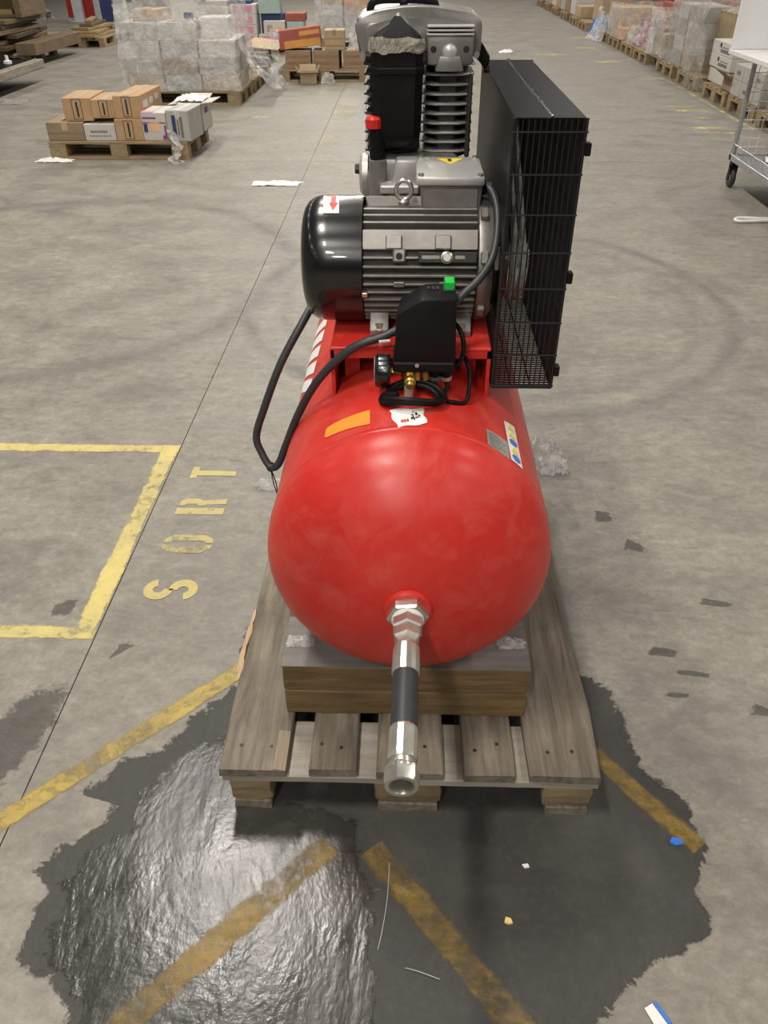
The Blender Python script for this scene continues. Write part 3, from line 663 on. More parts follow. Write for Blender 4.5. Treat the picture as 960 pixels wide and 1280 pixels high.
MB().box(-.024, -.008, 1.82, 1.84, 1.40, 1.430, .003).build('handle_stay', 'black', head, 30)
# air filter
fl = MB()
def rings8(z, hw, hd, cx=-.027, cy=1.727):
    ch = min(hw, hd)*.42
    return [(cx-hw, cy-hd+ch, z), (cx-hw+ch, cy-hd, z), (cx+hw-ch, cy-hd, z), (cx+hw, cy-hd+ch, z), (cx+hw, cy+hd-ch, z), (cx+hw-ch, cy+hd, z), (cx-hw+ch, cy+hd, z), (cx-hw, cy+hd-ch, z)]
def stack8(levels):
    bb = MB(); rr = [[bb.bm.verts.new(q) for q in rings8(*l)] for l in levels]
    for A, B in zip(rr, rr[1:]):
        for j in range(8): bb.bm.faces.new((A[j], A[(j+1) % 8], B[(j+1) % 8], B[j]))
    bb.bm.faces.new(rr[0]); bb.bm.faces.new(rr[-1]); return bb
fil = stack8([(1.185, .030, .020), (1.190, .034, .024), (1.203, .046, .032), (1.216, .0485, .034), (1.31, .0505, .036), (1.365, .0505, .036)]).build('air_filter', 'black', cmp_, 25)
stack8([(1.316, .0525, .038), (1.318, .0535, .039), (1.326, .0535, .039), (1.328, .0525, .038)]).build('filter_band', 'black', fil, 25)
stack8([(1.365, .050, .036), (1.376, .046, .033), (1.381, .040, .030), (1.396, .018, .014), (1.408, .006, .005)]).jitter(.003, 30, 4).build('torn_cap', 'black', fil, 25)
bb = MB().grid(lambda u, v: (-.027+(.0565-.004*v)*(abs(math.cos(2*math.pi*u))**.55)*math.copysign(1, math.cos(2*math.pi*u)), 1.727+(.043-.003*v)*(abs(math.sin(2*math.pi*u))**.55)*math.copysign(1, math.sin(2*math.pi*u)), 1.353+.024*v), 64, 5, True).jitter(.005, 60, 2)
bb.build('crumpled_tape', 'tape', fil, 60)
bb = MB().grid(lambda u, v: (-.072+.095*u, 1.728+.03*v, 1.372+.036*math.sin(math.pi*u)*(.5+.5*v)+.006*v), 30, 6).jitter(.006, 50, 8).build('crumpled_tape', 'foil', fil, 60)
MB().box(-.055, .02, 1.74, 1.79, 1.17, 1.205, .006).build('filter_bracket', 'dark_iron', fil, 30)
br = MB().lathe([(.016, 1.165), (.0155, 1.22), (.0, 1.22)], (-.067, 1.705, 0), 'Z', 20).build('breather_tube', 'black', cmp_, 40)
MB().lathe([(.0, 1.243), (.013, 1.243), (.0165, 1.238), (.0165, 1.222), (.0, 1.222)], (-.073, 1.700, 0), 'Z', 12).build('red_cap', 'red_plastic', br, 25)
MB().lathe([(.0175, 1.06), (.0175, 1.163), (.0, 1.163)], (-.066, 1.695, 0), 'Z', 24).build('breather_pipe', 'fin', br, 40)
MB().prism([(.130, 1.374), (.142, 1.352), (.158, 1.338), (.158, 1.322), (.148, 1.312), (.134, 1.335), (.126, 1.34)], 1.785, 1.812, 'Y', .004, 2).build('guard_stay', 'black', cmp_, 30)
MB().lathe([(.0, -.0), (.007, 0), (.007, .012), (.0, .012)], (.148, 1.80, 1.312), 'X', 6).build('pipe_bolt', 'dark_iron', cmp_, 30)

# belt guard
GX0, GX1, GY0, GY1, GZ0, GZ1 = .166, .281, 1.36, 2.075, .822, 1.298
gd = MB().box(GX0, GX1, GY0, GY1, GZ1-.003, GZ1, .0008).build('belt_guard', 'black_matte', cmp_, 30)
MB().box(GX0+.058, GX0+.062, GY0, GY1, GZ1, GZ1+.0025).build('top_seam', 'black_gloss', gd, 30)
MB().box(GX0, GX0+.003, GY0+.0, GY1, GZ0+.13, GZ1-.003).build('back_plate', 'black_matte', gd, 30)
MB().box(GX0, GX1, GY1-.003, GY1, GZ0, GZ1-.003).build('rear_plate', 'black_matte', gd, 30)
wr = .0013
def wire(a, b, nm='wire', par=gd, rr=wr): return MB().tube([a, b], rr, 6).build(nm, 'wire', par, 60)
for k in range(12):
    x = GX0+.004+(GX1-GX0-.008)*k/11; wire((x, GY0, GZ0), (x, GY0, GZ1-.002))
for k in range(8):
    z = GZ0+.004+.0645*k
    wire((GX0-.002, GY0-.0024, z), (GX1+.004, GY0-.0024, z), rr=.0016)
for a, b in (((GX0, GY0, GZ0), (GX0, GY0, GZ1)), ((GX1, GY0, GZ0), (GX1, GY0, GZ1)), ((GX0, GY0, GZ0), (GX1, GY0, GZ0)), ((GX1, GY0, GZ0), (GX1, GY1, GZ0)), ((GX0, GY0, GZ0), (GX0, GY1, GZ0)), ((GX1, GY1, GZ0), (GX1, GY1, GZ1))):
    wire(a, b, 'frame_rod', rr=.003)
bb = MB()
for k in range(1, 71): yy = GY0+.01*k; bb.box(GX1-wr, GX1+wr, yy-wr, yy+wr, GZ0, GZ1-.003)
for k in range(8): z = GZ0+.004+.0645*k; bb.box(GX1+.001, GX1+.0035, GY0, GY1, z-.0012, z+.0012)
o = bb.build('side_mesh', 'wire', gd, 0); o['kind'] = 'stuff'
bb = MB()
for k in range(1, 71): yy = GY0+.01*k; bb.box(GX0, GX1, yy-wr, yy+wr, GZ0-wr, GZ0+wr)
for k in range(1, 3): xx = GX0+.0385*k; bb.box(xx-.0012, xx+.0012, GY0, GY1, GZ0-.0035, GZ0-.001)
for k in range(1, 30): yy = GY0+.01*k; bb.box(GX0-wr, GX0+wr, yy-wr, yy+wr, GZ0, GZ0+.13)
o = bb.build('bottom_mesh', 'wire', gd, 0); o['kind'] = 'stuff'
for z in (1.252, 1.04, .858): MB().box(GX1+.002, GX1+.012, GY0-.006, GY0+.012, z-.010, z+.010, .0015).build('clip', 'black', gd, 30)
MB().box(GX0-.012, GX0+.004, GY0+.06, GY0+.10, 1.03, 1.075, .002).build('guard_bracket', 'steel', gd, 30)
# pulleys and belts inside the guard
FY, FZ, FR, PR = 1.86, 1.08, .175, .072
fly = MB().lathe([(.158, -.02), (.172, -.02), (.172, -.014), (.163, -.009), (.172, -.004), (.172, .004), (.163, .009), (.172, .014), (.172, .02), (.158, .02), (.158, -.02)], (.207, FY, FZ), 'X', 48).build('flywheel', 'dark_iron', cmp_, 30)
for k in range(5):
    MB().box(.199, .215, -.013, .013, .02, .160, .004).xf(Matrix.Translation((0, FY, FZ)) @ Matrix.Rotation(R(72*k+20), 4, 'X')).build('spoke', 'dark_iron', fly, 30)
MB().lathe([(.0, -.03), (.03, -.03), (.03, .03), (.0, .03)], (.207, FY, FZ), 'X', 24).build('hub', 'dark_iron', fly, 30)
pul = MB().lathe([(.0, -.026), (.028, -.026), (.030, -.018), (PR, -.018), (PR, -.013), (PR-.008, -.009), (PR, -.004), (PR, .004), (PR-.008, .009), (PR, .013), (PR, .018), (.030, .020), (.028, .026), (.0, .026)], (.207, MY, MZ), 'X', 40).build('motor_pulley', 'chrome', cmp_, 30)
MB().lathe([(.012, -.07), (.012, -.02)], (.207, MY, MZ), 'X', 16).build('shaft', 'steel', pul, 40)
dy, dz = FY-MY, FZ-MZ; D = math.hypot(dy, dz); base = math.atan2(dz, dy); al = math.acos((FR-.004-PR+.002)/D)
for xx in (.1995, .2145):
    pts = []
    r1, r2 = PR-.001, FR-.003
    a0 = base+math.pi-al; a1 = base-math.pi+al
    # small pulley arc (from a_top to a_bottom through the front), big pulley arc through the back
    t_up = base+math.pi-al; 
    for i in range(17):
        t = (base+math.pi-al)+(2*al)*i/16; pts.append((xx, MY+r1*math.cos(t), MZ+r1*math.sin(t)))
    b0 = base+math.pi+al
    for i in range(33):
        t = b0+(2*math.pi-2*al)*i/32; pts.append((xx, FY+r2*math.cos(t), FZ+r2*math.sin(t)))
    # straight runs get a few points
    full = []
    for i, q in enumerate(pts):
        full.append(q)
        if i in (16, len(pts)-1):
            nx = pts[(i+1) % len(pts)]
            for s_ in (.25, .5, .75): full.append(tuple(q[j]+(nx[j]-q[j])*s_ for j in range(3)))
    MB().tube(full, .0072, 6, True).build('drive_belt', 'belt', cmp_, 25)

# pressure switch
swp = [(-.023, .912), (.088, .903), (.084, 1.031), (.024, 1.029), (-.020, 1.002)]
sw = MB().prism(swp, 1.278, 1.358, 'Y', .004, 2)
for v in sw.bm.verts:                                     # the top slopes back and the rear is a little narrower
    if v.co.y > 1.32 and v.co.x < .03: v.co.x += .006
sw = sw.build('pressure_switch', 'black', cmp_, 30)
MB().box(-.026, .086, 1.274, 1.355, .893, .913, .003).xf(Matrix.Translation((0, 0, .0))).build('switch_base', 'black', sw, 30)
MB().lathe([(.0, -.003), (.004, -.003), (.004, 0)], (.018, 1.274, .909), 'Y', 8).build('base_screw', 'steel', sw, 30)
kb = MB().box(.064, .082, 1.318, 1.345, 1.028, 1.047, .002).build('start_knob', 'green', sw, 30); kb['label'] = 'green start knob'
MB().box(.062, .0845, 1.312, 1.350, 1.0295, 1.0325).build('knob_recess', 'hole_shade', sw, 30)
for k in range(3): MB().box(.034+.008*k, .039+.008*k, 1.325, 1.338, 1.0292, 1.0318).build('embossed_mark', 'rubber', sw, 30)
bb = MB().lathe([(.014, .845), (.014, .86), (.009, .862), (.009, .876), (.013, .878), (.013, .893), (.0, .893)], (.005, 1.288, 0), 'Z', 6).build('brass_fitting', 'brass', sw, 25)
MB().lathe([(.0, -.034), (.0055, -.034), (.008, -.030), (.008, -.022), (.011, -.020), (.011, -.004), (.007, 0)], (.006, 1.28, .880), 'Y', 12).build('safety_valve', 'brass', sw, 30)
MB().box(-.004, .012, 1.268, 1.276, .838, .868, .001).build('valve_tag', 'plate', sw, 30)
for dx in (.020, .034): MB().lathe([(.006, .875), (.006, .893)], (dx, 1.285, 0), 'Z', 6).build('brass_plug', 'brass', sw, 25)
gg = MB().lathe([(.0, .0), (.027, 0), (.030, .003), (.0315, .008), (.0315, .024), (.029, .028), (.0, .028)], (-.0585, 1.29, .889), 'X', 32)
gg = gg.build('pressure_gauge', 'black_gloss', sw, 30)
MB().lathe([(.0, -.0006), (.026, -.0006), (.026, .002), (0, .002)], (-.0585, 1.29, .889), 'X', 24).build('gauge_dial', 'dial', sw, 30)
MB().lathe([(.006, .0), (.006, .02)], (-.031, 1.29, .889), 'X', 8).build('gauge_stem', 'brass', sw, 30)
for dx in (.052, .072): MB().lathe([(.0105, .875), (.0105, .895)], (dx, 1.30, 0), 'Z', 10).build('cable_gland', 'black', sw, 30); MB().lathe([(.0115, .868), (.0115, .876)], (dx, 1.30, 0), 'Z', 6).build('gland_ring', 'steel', sw, 30)
MB().tube(spline([(.086, 1.33, .965), (.097, 1.315, .955), (.103, 1.305, .93), (.098, 1.30, .905), (.086, 1.30, .893)], 6), .0045, 8).build('air_tube', 'black', sw, 60)
# coil of cord on the tank
def onT(x, yy, h): return (x, yy, TZ+math.sqrt(max(0, TR**2-(x-TX)**2))+h)
coil = []
for i in range(52):
    t = i/20*2*math.pi*1.0; rr = 1+.12*math.sin(t*.7)
    coil.append(onT(.012+.052*rr*math.cos(t+.6), 1.256+.034*rr*math.sin(t+.6), .008+.006*(i/20)+.004*math.sin(2*t)))
MB().tube(spline([(.052, 1.30, .87), (.05, 1.29, .862)]+coil[2:], 3), .0060, 8).build('coiled_cord', 'black', cmp_, 60)
MB().tube(spline([(.072, 1.30, .87), (.076, 1.295, .855), onT(.066, 1.27, .005), onT(.085, 1.265, .005), onT(.112, 1.285, .006), (.118, 1.31, .872), (.110, 1.35, .89)], 6), .0042, 8).build('thin_cord', 'black', cmp_, 60)
# long supply cable hanging off the left side
cab = [(-.01, 1.365, .942), (-.045, 1.355, .928), (-.105, 1.35, .905), (-.170, 1.36, .838), (-.222, 1.39, .742), (-.258, 1.40, .655), (-.277, 1.40, .610), (-.296, 1.405, .598), (-.316, 1.42, .625), (-.325, 1.43, .662), (-.302, 1.44, .728), (-.262, 1.46, .82), (-.215, 1.50, .895), (-.185, 1.58, .925), (-.14, 1.64, .935)]
MB().tube(spline(cab, 8), .0083, 12).build('supply_cable', 'cable', cmp_, 60)
bb = MB()
bb.tube(spline([(-.296, 1.405, .592), (-.293, 1.40, .56), (-.287, 1.398, .53), (-.289, 1.397, .50)], 5), .0014, 6)
bb.tube(spline([(-.296, 1.405, .592), (-.287, 1.398, .56), (-.284, 1.396, .52), (-.285, 1.397, .485)], 5), .0014, 6)
bb.tube([(-.296+.009*math.cos(t*.5236), 1.405+.003*math.sin(t*.5236), .598+.010*math.sin(t*.5236)) for t in range(12)], .0015, 6, True)
bb.build('cable_tie', 'black', cmp_, 60)
MB().box(-.052, -.03, 1.342, 1.347, .920, .925, .001).xf(rotz_about(14, (-.045, 1.34, .92))).build('white_plug_end', 'white', cmp_, 30)

# ------------------------------------------------------------------ plastic remnants and litter around the pallet
def crumple(name, mat, c, su, sv, up, seed, label, cat='plastic film', group=None, nu=20, nv=12, amp=.3, tilt=0):
    """a crumpled scrap: su along x, sv along y, rising to height 'up' in the middle"""
    c = Vector(c); bb = MB()
    def fn(u, v):
        a = (u-.5)*su; b = (v-.5)*sv; k = noise.noise(Vector((u*3.1+seed, v*3.1, seed*1.7))); k2 = noise.noise(Vector((u*8+seed, v*8, seed)))
        edge = max(0, 1-(2*abs(u-.5))**2)*max(0, 1-(2*abs(v-.5))**2)
        return c+Vector((a+su*amp*.5*noise.noise(Vector((u*4, v*4, seed+3))), b+sv*amp*.5*noise.noise(Vector((u*4, v*4, seed+8))), .003+abs(k)*up*.8*edge+abs(k2)*up*.5+up*.4*edge+tilt*(v-.5)*sv))
    bb.grid(fn, nu, nv); o = bb.build(name, mat, None, 0 if False else 50); return tag(o, label, cat, group)
def bag(name, mat, c, sx, sy, h, seed, label):
    c = Vector(c); bb = MB()
    def fn(u, v):
        a = 2*math.pi*u; e = v*math.pi/2; d = Vector((math.cos(a)*math.cos(e), math.sin(a)*math.cos(e), math.sin(e)))
        k = .82+.28*noise.noise(d*2.2+Vector((seed, 0, 0)))+.16*noise.noise(d*6+Vector((0, seed, 0)))+.10*abs(noise.noise(d*13+Vector((0, 0, seed))))
        return c+Vector((d.x*sx*.5*k, d.y*sy*.5*k, .002+max(0, d.z)*h*k))
    bb.grid(fn, 40, 14, True); return tag(bb.build(name, mat, None, 40), label, 'plastic bag')
crumple('plastic_scrap', 'film_milky', (.452, 2.10, .18), .09, .16, .10, 11, 'crumpled clear plastic sticking out at the right of the tank')
crumple('plastic_scrap', 'film_milky', (.53, 2.32, .0), .10, .10, .05, 12, 'clear plastic strip on the floor right of the tank')
crumple('plastic_scrap', 'film_milky', (-.43, 2.19, .0), .17, .07, .03, 13, 'clear plastic strip on the floor left of the tank')
crumple('plastic_scrap', 'film', (-.222, 1.165, .2985), .06, .03, .02, 14, 'bit of clear plastic on the left end of the timber beam')
crumple('plastic_scrap', 'film', (.232, 1.17, .2985), .06, .03, .02, 15, 'bit of clear plastic on the right end of the timber beam')
def chip(name, mat, pts, h, label, cat='scrap'):
    bb = MB().prism(pts, .001, h, 'Z').jitter(.002, 60, 3); return tag(bb.build(name, mat, None, 0), label, cat)
chip('blue_scrap', 'blue_scrap', [(.563, .895), (.573, .907), (.594, .903), (.590, .891), (.575, .889)], .006, 'small blue plastic scrap on the floor right of the pallet')
chip('yellow_chip', 'yellow_scrap', [(.203, .722), (.207, .732), (.217, .730), (.219, .721), (.211, .718)], .006, 'small pale yellow chip on the dark floor')
o = chip('torn_label', 'paper', [(.437, .580), (.453, .588), (.472, .556), (.452, .545)], .003, 'torn white and blue label at the bottom edge')
MB().poly([(.453, .588, .004), (.461, .590, .004), (.480, .558, .004), (.472, .556, .004)]).build('blue_edge', 'blue', o, 0)
chip('white_chip', 'paper', [(.250, .840), (.262, .842), (.264, .834), (.254, .832)], .004, 'tiny white chip on the dark floor right of the yellow one')
bb = MB().tube(spline([(-.022, .835, .003), (-.025, .76, .004), (-.033, .70, .003), (-.040, .665, .004)], 5), .0009, 6); tag(bb.build('straw_strand', 'grey_card', None, 40), 'thin pale strand lying on the dark floor', 'strand')
bb = MB().tube(spline([(.012, .635, .003), (.04, .628, .004), (.075, .617, .003)], 5), .0009, 6); tag(bb.build('straw_strand', 'grey_card', None, 40), 'short pale strand near the bottom edge', 'strand')
crumple('plastic_scrap', 'paper', (-1.03, 6.25, 0), .36, .12, .03, 21, 'white torn plastic strip lying alone on the aisle floor')
crumple('paper_sheet', 'paper', (-3.04, 7.0, 0), .30, .10, .03, 22, 'white paper lying at the left corner of the small box pallet', 'paper')
crumple('plastic_scrap', 'film_grey', (-4.75, 9.9, 0), .55, .3, .05, 23, 'grey plastic sheet on the floor at the left edge')
bb = MB(); bb.tube(spline([(2.16, 5.30, .012), (2.2, 5.345, .014), (2.4, 5.33, .013), (2.6, 5.32, .012), (2.75, 5.30, .012), (2.6, 5.29, .012), (2.4, 5.295, .012), (2.2, 5.28, .012)], 5, True), .010, 6, True); tag(bb.build('white_strap', 'paper', None, 50), 'white strap loop on the floor in front of the cage trolley', 'strap')
crumple('paper_sheet', 'paper', (1.55, 14.6, 0), .22, .2, .05, 24, 'white paper scrap alone on the far aisle floor', 'paper')
chip('white_chip', 'paper', [(.98, 7.50), (1.05, 7.53), (1.06, 7.46), (1.0, 7.44)], .02, 'white chip on the aisle floor beyond the belt guard')

# ------------------------------------------------------------------ background pallets
def make_pallet(wood_y, wood_x):
    root = thing('wooden_pallet', 'x', 'pallet', (0, 0, 0))
    for a, b in ((-.4, -.255), (-.205, -.105), (-.0725, .0725), (.105, .205), (.255, .4)): MB().box(a, b, -.6, .6, .122, .144, .003).build('top_board', wood_y, root, 30)
    for yy in (-.6, -.0725, .455): MB().box(-.4, .4, yy, yy+.145, .1, .122, .002).build('cross_board', wood_x, root, 30)
    for yy in (-.6, -.0725, .455):
        for a, b in ((-.4, -.3), (-.0725, .0725), (.3, .4)): MB().box(a, b, yy, yy+.145, .022, .1, .003).build('block', wood_x, root, 30)
    for a, b in ((-.4, -.3), (-.0725, .0725), (.3, .4)): MB().box(a, b, -.6, .6, 0, .022, .002).build('bottom_board', wood_y, root, 30)
    return root
def dup(root, loc, rz, label, group):
    c = root.copy(); COL.objects.link(c); c.location = loc; c.rotation_euler = (0, 0, R(rz)); c['label'] = label; c['group'] = group
    for ch in root.children:
        q = ch.copy(); COL.objects.link(q); q.parent = c
    return c
GP = 'pallets in the background'
p0 = make_pallet('pine_y', 'pine_x'); p0.location = (-2.49, 7.46, 0); p0.rotation_euler = (0, 0, R(90)); p0['label'] = 'wooden pallet carrying the small pile of orange and white boxes'; p0['group'] = GP
p1 = make_pallet('old_y', 'old_y'); p1.location = (-6.15, 13.75, 0); p1.rotation_euler = (0, 0, R(0)); p1['label'] = 'grey wooden pallet under the dark brown panels'; p1['group'] = GP
dup(p0, (-2.52, 10.1, 0), 90, 'wooden pallet under the film-wrapped stack of white boxes', GP)
dup(p0, (-2.50, 11.0, 0), 90, 'wooden pallet directly behind the film-wrapped white stack', GP)
dup(p0, (-2.55, 11.9, 0), 90, 'wooden pallet with flattened cardboard behind the wrapped stack', GP)
dup(p0, (-1.13, 11.85, 0), 90, 'wooden pallet under the reddish brown boxes', GP)
dup(p0, (-2.35, 14.75, 0), 90, 'wooden pallet under the pink boxes', GP)
dup(p0, (-.95, 15.6, 0), 90, 'wooden pallet under the far orange and white wrapped boxes', GP)
dup(p0, (-6.62, 16.0, 0), 0, 'wooden pallet at far left, left of the orange plank pile', GP)
dup(p0, (-5.75, 16.1, 0), 0, 'wooden pallet under the orange planks at far left', GP)
RY = [(8.15, 'nearest pallet in the right row, behind the cage trolley'), (9.05, 'right-row pallet under the small grey-white boxes'), (9.95, 'right-row pallet under the white boxes with dark logo'),
      (11.05, 'right-row pallet under the tall grey film wrapping'), (12.1, 'right-row pallet just beyond the tall grey film wrapping'), (13.5, 'right-row pallet under the pink and white bags'), (14.4, 'right-row pallet beside the pink bag, nearest to the kraft boxes'), (15.4, 'right-row pallet under the kraft boxes'), (16.3, 'right-row pallet under the white sheet'),
      (18.4, 'right-row pallet with the blue bag'), (19.5, 'right-row pallet just beyond the blue bag'), (20.8, 'right-row pallet second beyond the blue bag'), (22.2, 'right-row pallet third beyond the blue bag'), (23.6, 'right-row pallet fourth beyond the blue bag'), (25.0, 'farthest wooden pallet in the right row')]
for yy, lb in RY: dup(p1 if False else p0, (4.03, yy, 0), 90, 'wooden '+lb if 'wooden' not in lb else lb, GP)

# ------------------------------------------------------------------ cartons
def carton(name, b, mat, label, rz=0, group=None, tape=None, prints=(), openf=None, cat='box', inner=None):
    """b = x0,x1,y0,y1,z0,z1; prints: (face F/L/T/R, u0,u1,v0,v1,mat); openf: flap angles (left, right, front, back)"""
    x0, x1, y0, y1, z0, z1 = b; c = ((x0+x1)/2, (y0+y1)/2, z0); rm = rotz_about(rz, c)
    root = thing(name, label, cat, c, group)
    if openf:
        t = .006; bb = MB()
        for q in ((x0, x0+t, y0, y1), (x1-t, x1, y0, y1), (x0, x1, y0, y0+t), (x0, x1, y1-t, y1)): bb.box(*q, z0, z1)
        bb.box(x0, x1, y0, y1, z0, z0+t); bb.xf(rm).build('body', mat, root, 30)
        dx, dy = x1-x0, y1-y0
        for (a, ang) in zip('LRFB', openf):
            if ang is None: continue
            L = .5*min(dx, dy)
            if a in 'LR': fb = MB().box(0, L, y0, y1, -.003, .003); m_ = Matrix.Translation((x1, 0, z1)) @ Matrix.Rotation(R(-ang), 4, 'Y')
            else: fb = MB().box(x0, x1, 0, L, -.003, .003); m_ = Matrix.Translation((0, y1, z1)) @ Matrix.Rotation(R(ang), 4, 'X')
            if a == 'L': m_ = Matrix.Translation((x0, 0, z1)) @ Matrix.Rotation(R(ang), 4, 'Y') @ Matrix.Scale(-1, 4, (1, 0, 0))
            if a == 'F': m_ = Matrix.Translation((0, y0, z1)) @ Matrix.Rotation(R(-ang), 4, 'X') @ Matrix.Scale(-1, 4, (0, 1, 0))
            fb.xf(rm @ m_).build('flap', mat, root, 30)
        if inner: MB().box(x0+t, x1-t, y0+t, y1-t, z0+t, z1-.02).xf(rm).build('contents', inner, root, 30)
    else:
        MB().box(x0, x1, y0, y1, z0, z1, .004, 1).xf(rm).build('body', mat, root, 30)
        s_ = (x1-x0) if (x1-x0) < (y1-y0) else (y1-y0)
        if (x1-x0) >= (y1-y0): MB().box(x0+.003, x1-.003, (y0+y1)/2-.0015, (y0+y1)/2+.0015, z1-.001, z1+.0012).xf(rm).build('lid_seam', 'ink_grey', root, 0)
        else: MB().box((x0+x1)/2-.0015, (x0+x1)/2+.0015, y0+.003, y1-.003, z1-.001, z1+.0012).xf(rm).build('lid_seam', 'ink_grey', root, 0)
        if tape:
            if (x1-x0) >= (y1-y0): MB().box(x0-.0006, x1+.0006, (y0+y1)/2-.025, (y0+y1)/2+.025, z1-.06, z1+.0018).xf(rm).build('tape', tape, root, 0)
            else: MB().box((x0+x1)/2-.025, (x0+x1)/2+.025, y0-.0006, y1+.0006, z1-.06, z1+.0018).xf(rm).build('tape', tape, root, 0)
    for (f, u0, u1, v0, v1, pm) in prints:
        e = .0016; dx, dy, dz = x1-x0, y1-y0, z1-z0
        if f == 'F': q = (x0+dx*u0, x0+dx*u1, y0-e, y0+.002, z0+dz*v0, z0+dz*v1)
        elif f == 'L': q = (x0-e, x0+.002, y1-dy*u1, y1-dy*u0, z0+dz*v0, z0+dz*v1)
        elif f == 'R': q = (x1-.002, x1+e, y0+dy*u0, y0+dy*u1, z0+dz*v0, z0+dz*v1)
        else: q = (x0+dx*u0, x0+dx*u1, y0+dy*v0, y0+dy*v1, z1-.002, z1+e)
        MB().box(*q).xf(rm).build('printed_mark', pm, root, 0)
    return root
def frame_print(f, u0, u1, v0, v1, m_='ink', t=.02, tv=.02):
    return [(f, u0, u1, v0, v0+tv, m_), (f, u0, u1, v1-tv, v1, m_), (f, u0, u0+t, v0, v1, m_), (f, u1-t, u1, v0, v1, m_), (f, u0+(u1-u0)*.42, u0+(u1-u0)*.62, v0+.1, v1-.1, m_)]
GB = 'boxes on the small pallet'
Z = .1445; YF = 7.09
op = frame_print('F', .32, .66, .08, .94)
carton('cardboard_box', (-3.085, -2.77, YF, YF+.40, Z, .285), 'kraft_dark', 'low dull brown box at the left end of the small pallet', 0, GB, 'kraft', (('F', .0, .99, .4, .43, 'ink_grey'),))
carton('cardboard_box', (-2.765, -2.50, YF, YF+.30, Z, .272), 'white_card', 'low white box with two printed lines on its front', 0, GB, None, [('F', .2+.07*k, .25+.07*k, .48, .62, 'ink_grey') for k in range(8)]+[('F', .15+.09*k, .21+.09*k, .25, .33, 'ink_grey') for k in range(8)])
carton('cardboard_box', (-2.495, -2.262, YF, YF+.42, Z, .310), 'orange_card', 'orange-brown box below the big orange box on the small pallet', 0, GB, None, op)
carton('cardboard_box', (-2.255, -2.045, YF, YF+.33, Z, .360), 'white_card', 'white box with pink and purple print and a peach window', -3, GB, None,
       [('F', .28, .72, .34, .66, 'peach'), ('F', .02, .98, .62, .66, 'purple'), ('F', .8, .98, .05, .2, 'purple'), ('F', .9, .98, .2, .55, 'purple'), ('F', .06, .22, .3, .6, 'navy'), ('F', .05, .6, .78, .84, 'purple'), ('T', .0, .5, .0, .25, 'pink_card')])
carton('cardboard_box', (-2.03, -1.835, YF-.02, YF+.30, Z, .378), 'grey_card', 'grey-white box with vertical dark lettering on the small pallet', -7, GB, 'white_card', [('F', .25, .42, .12, .85, 'navy'), ('F', .6, .72, .12, .8, 'ink_grey'), ('F', .48, .54, .2, .7, 'ink_grey')])
carton('cardboard_box', (-2.02, -1.82, YF+.38, YF+.66, Z, .37), 'white_card', 'open white box at the rear right corner of the small pallet', -4, GB, None, [('R', .3, .6, .6, .8, 'purple')], (-8, 6, -12, 14))
carton('cardboard_box', (-2.93, -2.69, YF+.05, YF+.47, .287, .462), 'orange_card', 'orange-brown box on top of the low brown box', 2, GB, 'kraft', op)
carton('cardboard_box', (-2.685, -2.475, YF+.04, YF+.42, .3105, .452), 'orange_card', 'orange-brown box in the middle of the upper layer', 2, GB, 'kraft', op)
carton('cardboard_box', (-2.465, -2.245, YF+.02, YF+.60, .3115, .482), 'orange_card', 'large orange-brown box with pale side labels, top right of the upper layer', -3, GB, 'kraft', op+[('R', .15, .35, .4, .7, 'white_card'), ('R', .45, .6, .45, .72, 'white_card'), ('R', .7, .85, .5, .75, 'white_card')])
MB_ = MB().box(-3.09, -2.945, YF+.1, YF+.38, .300, .304).xf(Matrix.Translation((-2.93, 0, .33)) @ Matrix.Rotation(R(-14), 4, 'Y') @ Matrix.Translation((2.93, 0, -.33))).jitter(.003, 8, 1)
tag(MB_.build('cardboard_flap', 'kraft', None, 0), 'loose pale cardboard flap sticking out at the left of the small pile', 'cardboard')
def strip_sheet(path, wd, seed, n=6, amp=.03):
    P = spline(path, 8); k = len(P)-1
    def fn(u, v):
        q = P[round(u*k)].copy(); w_ = wd*(.55+.9*abs(noise.noise(Vector((u*4, seed, 0))))); q.x += (v-.5)*w_
        q += amp*noise.noise_vector(Vector((u*7+seed, v*4, seed))); q.z = max(q.z, .004); return q
    return MB().grid(fn, k, n)
tag(strip_sheet([(-2.02, 7.06, .24), (-2.0, 7.04, .15), (-1.97, 7.0, .08), (-2.0, 6.95, .02), (-1.93, 6.88, .01)], .10, 3).build('plastic_scrap', 'film_milky', None, 50), 'white plastic strip hanging off the front of the small pallet', 'plastic film')
crumple('paper_sheet', 'paper', (-1.95, 7.62, .375), .25, .2, .06, 31, 'white paper lying on the rear white box of the small pallet', 'paper')

# film-wrapped white stack
GW = 'boxes in the film-wrapped stack'
names_c = ('left', 'middle', 'right'); names_r = ('bottom', 'second', 'third', 'top')
zr = [.1445, .30, .462, .63, .80]
for rr in range(4):
    for cc in range(3):
        if rr == 3 and cc == 2: continue
        x0 = -3.17+.415*cc+.012*math.sin(rr*3+cc); mt_ = 'kraft' if rr == 0 and cc != 1 else ('kraft_dark' if (rr, cc) == (1, 1) else ('grey_card' if (rr+cc) % 2 else 'white_card'))
        carton('cardboard_box', (x0, x0+.40, 9.74, 10.12, zr[rr]+.0005, zr[rr+1]), mt_, '%s box in the %s layer at the front of the film-wrapped stack' % (names_c[cc], names_r[rr]), 0, GW, 'kraft' if mt_ == 'kraft' else None,
               [('F', .1, .4, .3, .45, 'ink_grey')] if (rr*3+cc) % 4 == 1 else ([('F', .15, .9, .2, .8, 'kraft'), ('F', .1, .95, .1, .16, 'navy')] if (rr, cc) == (0, 1) else ()))
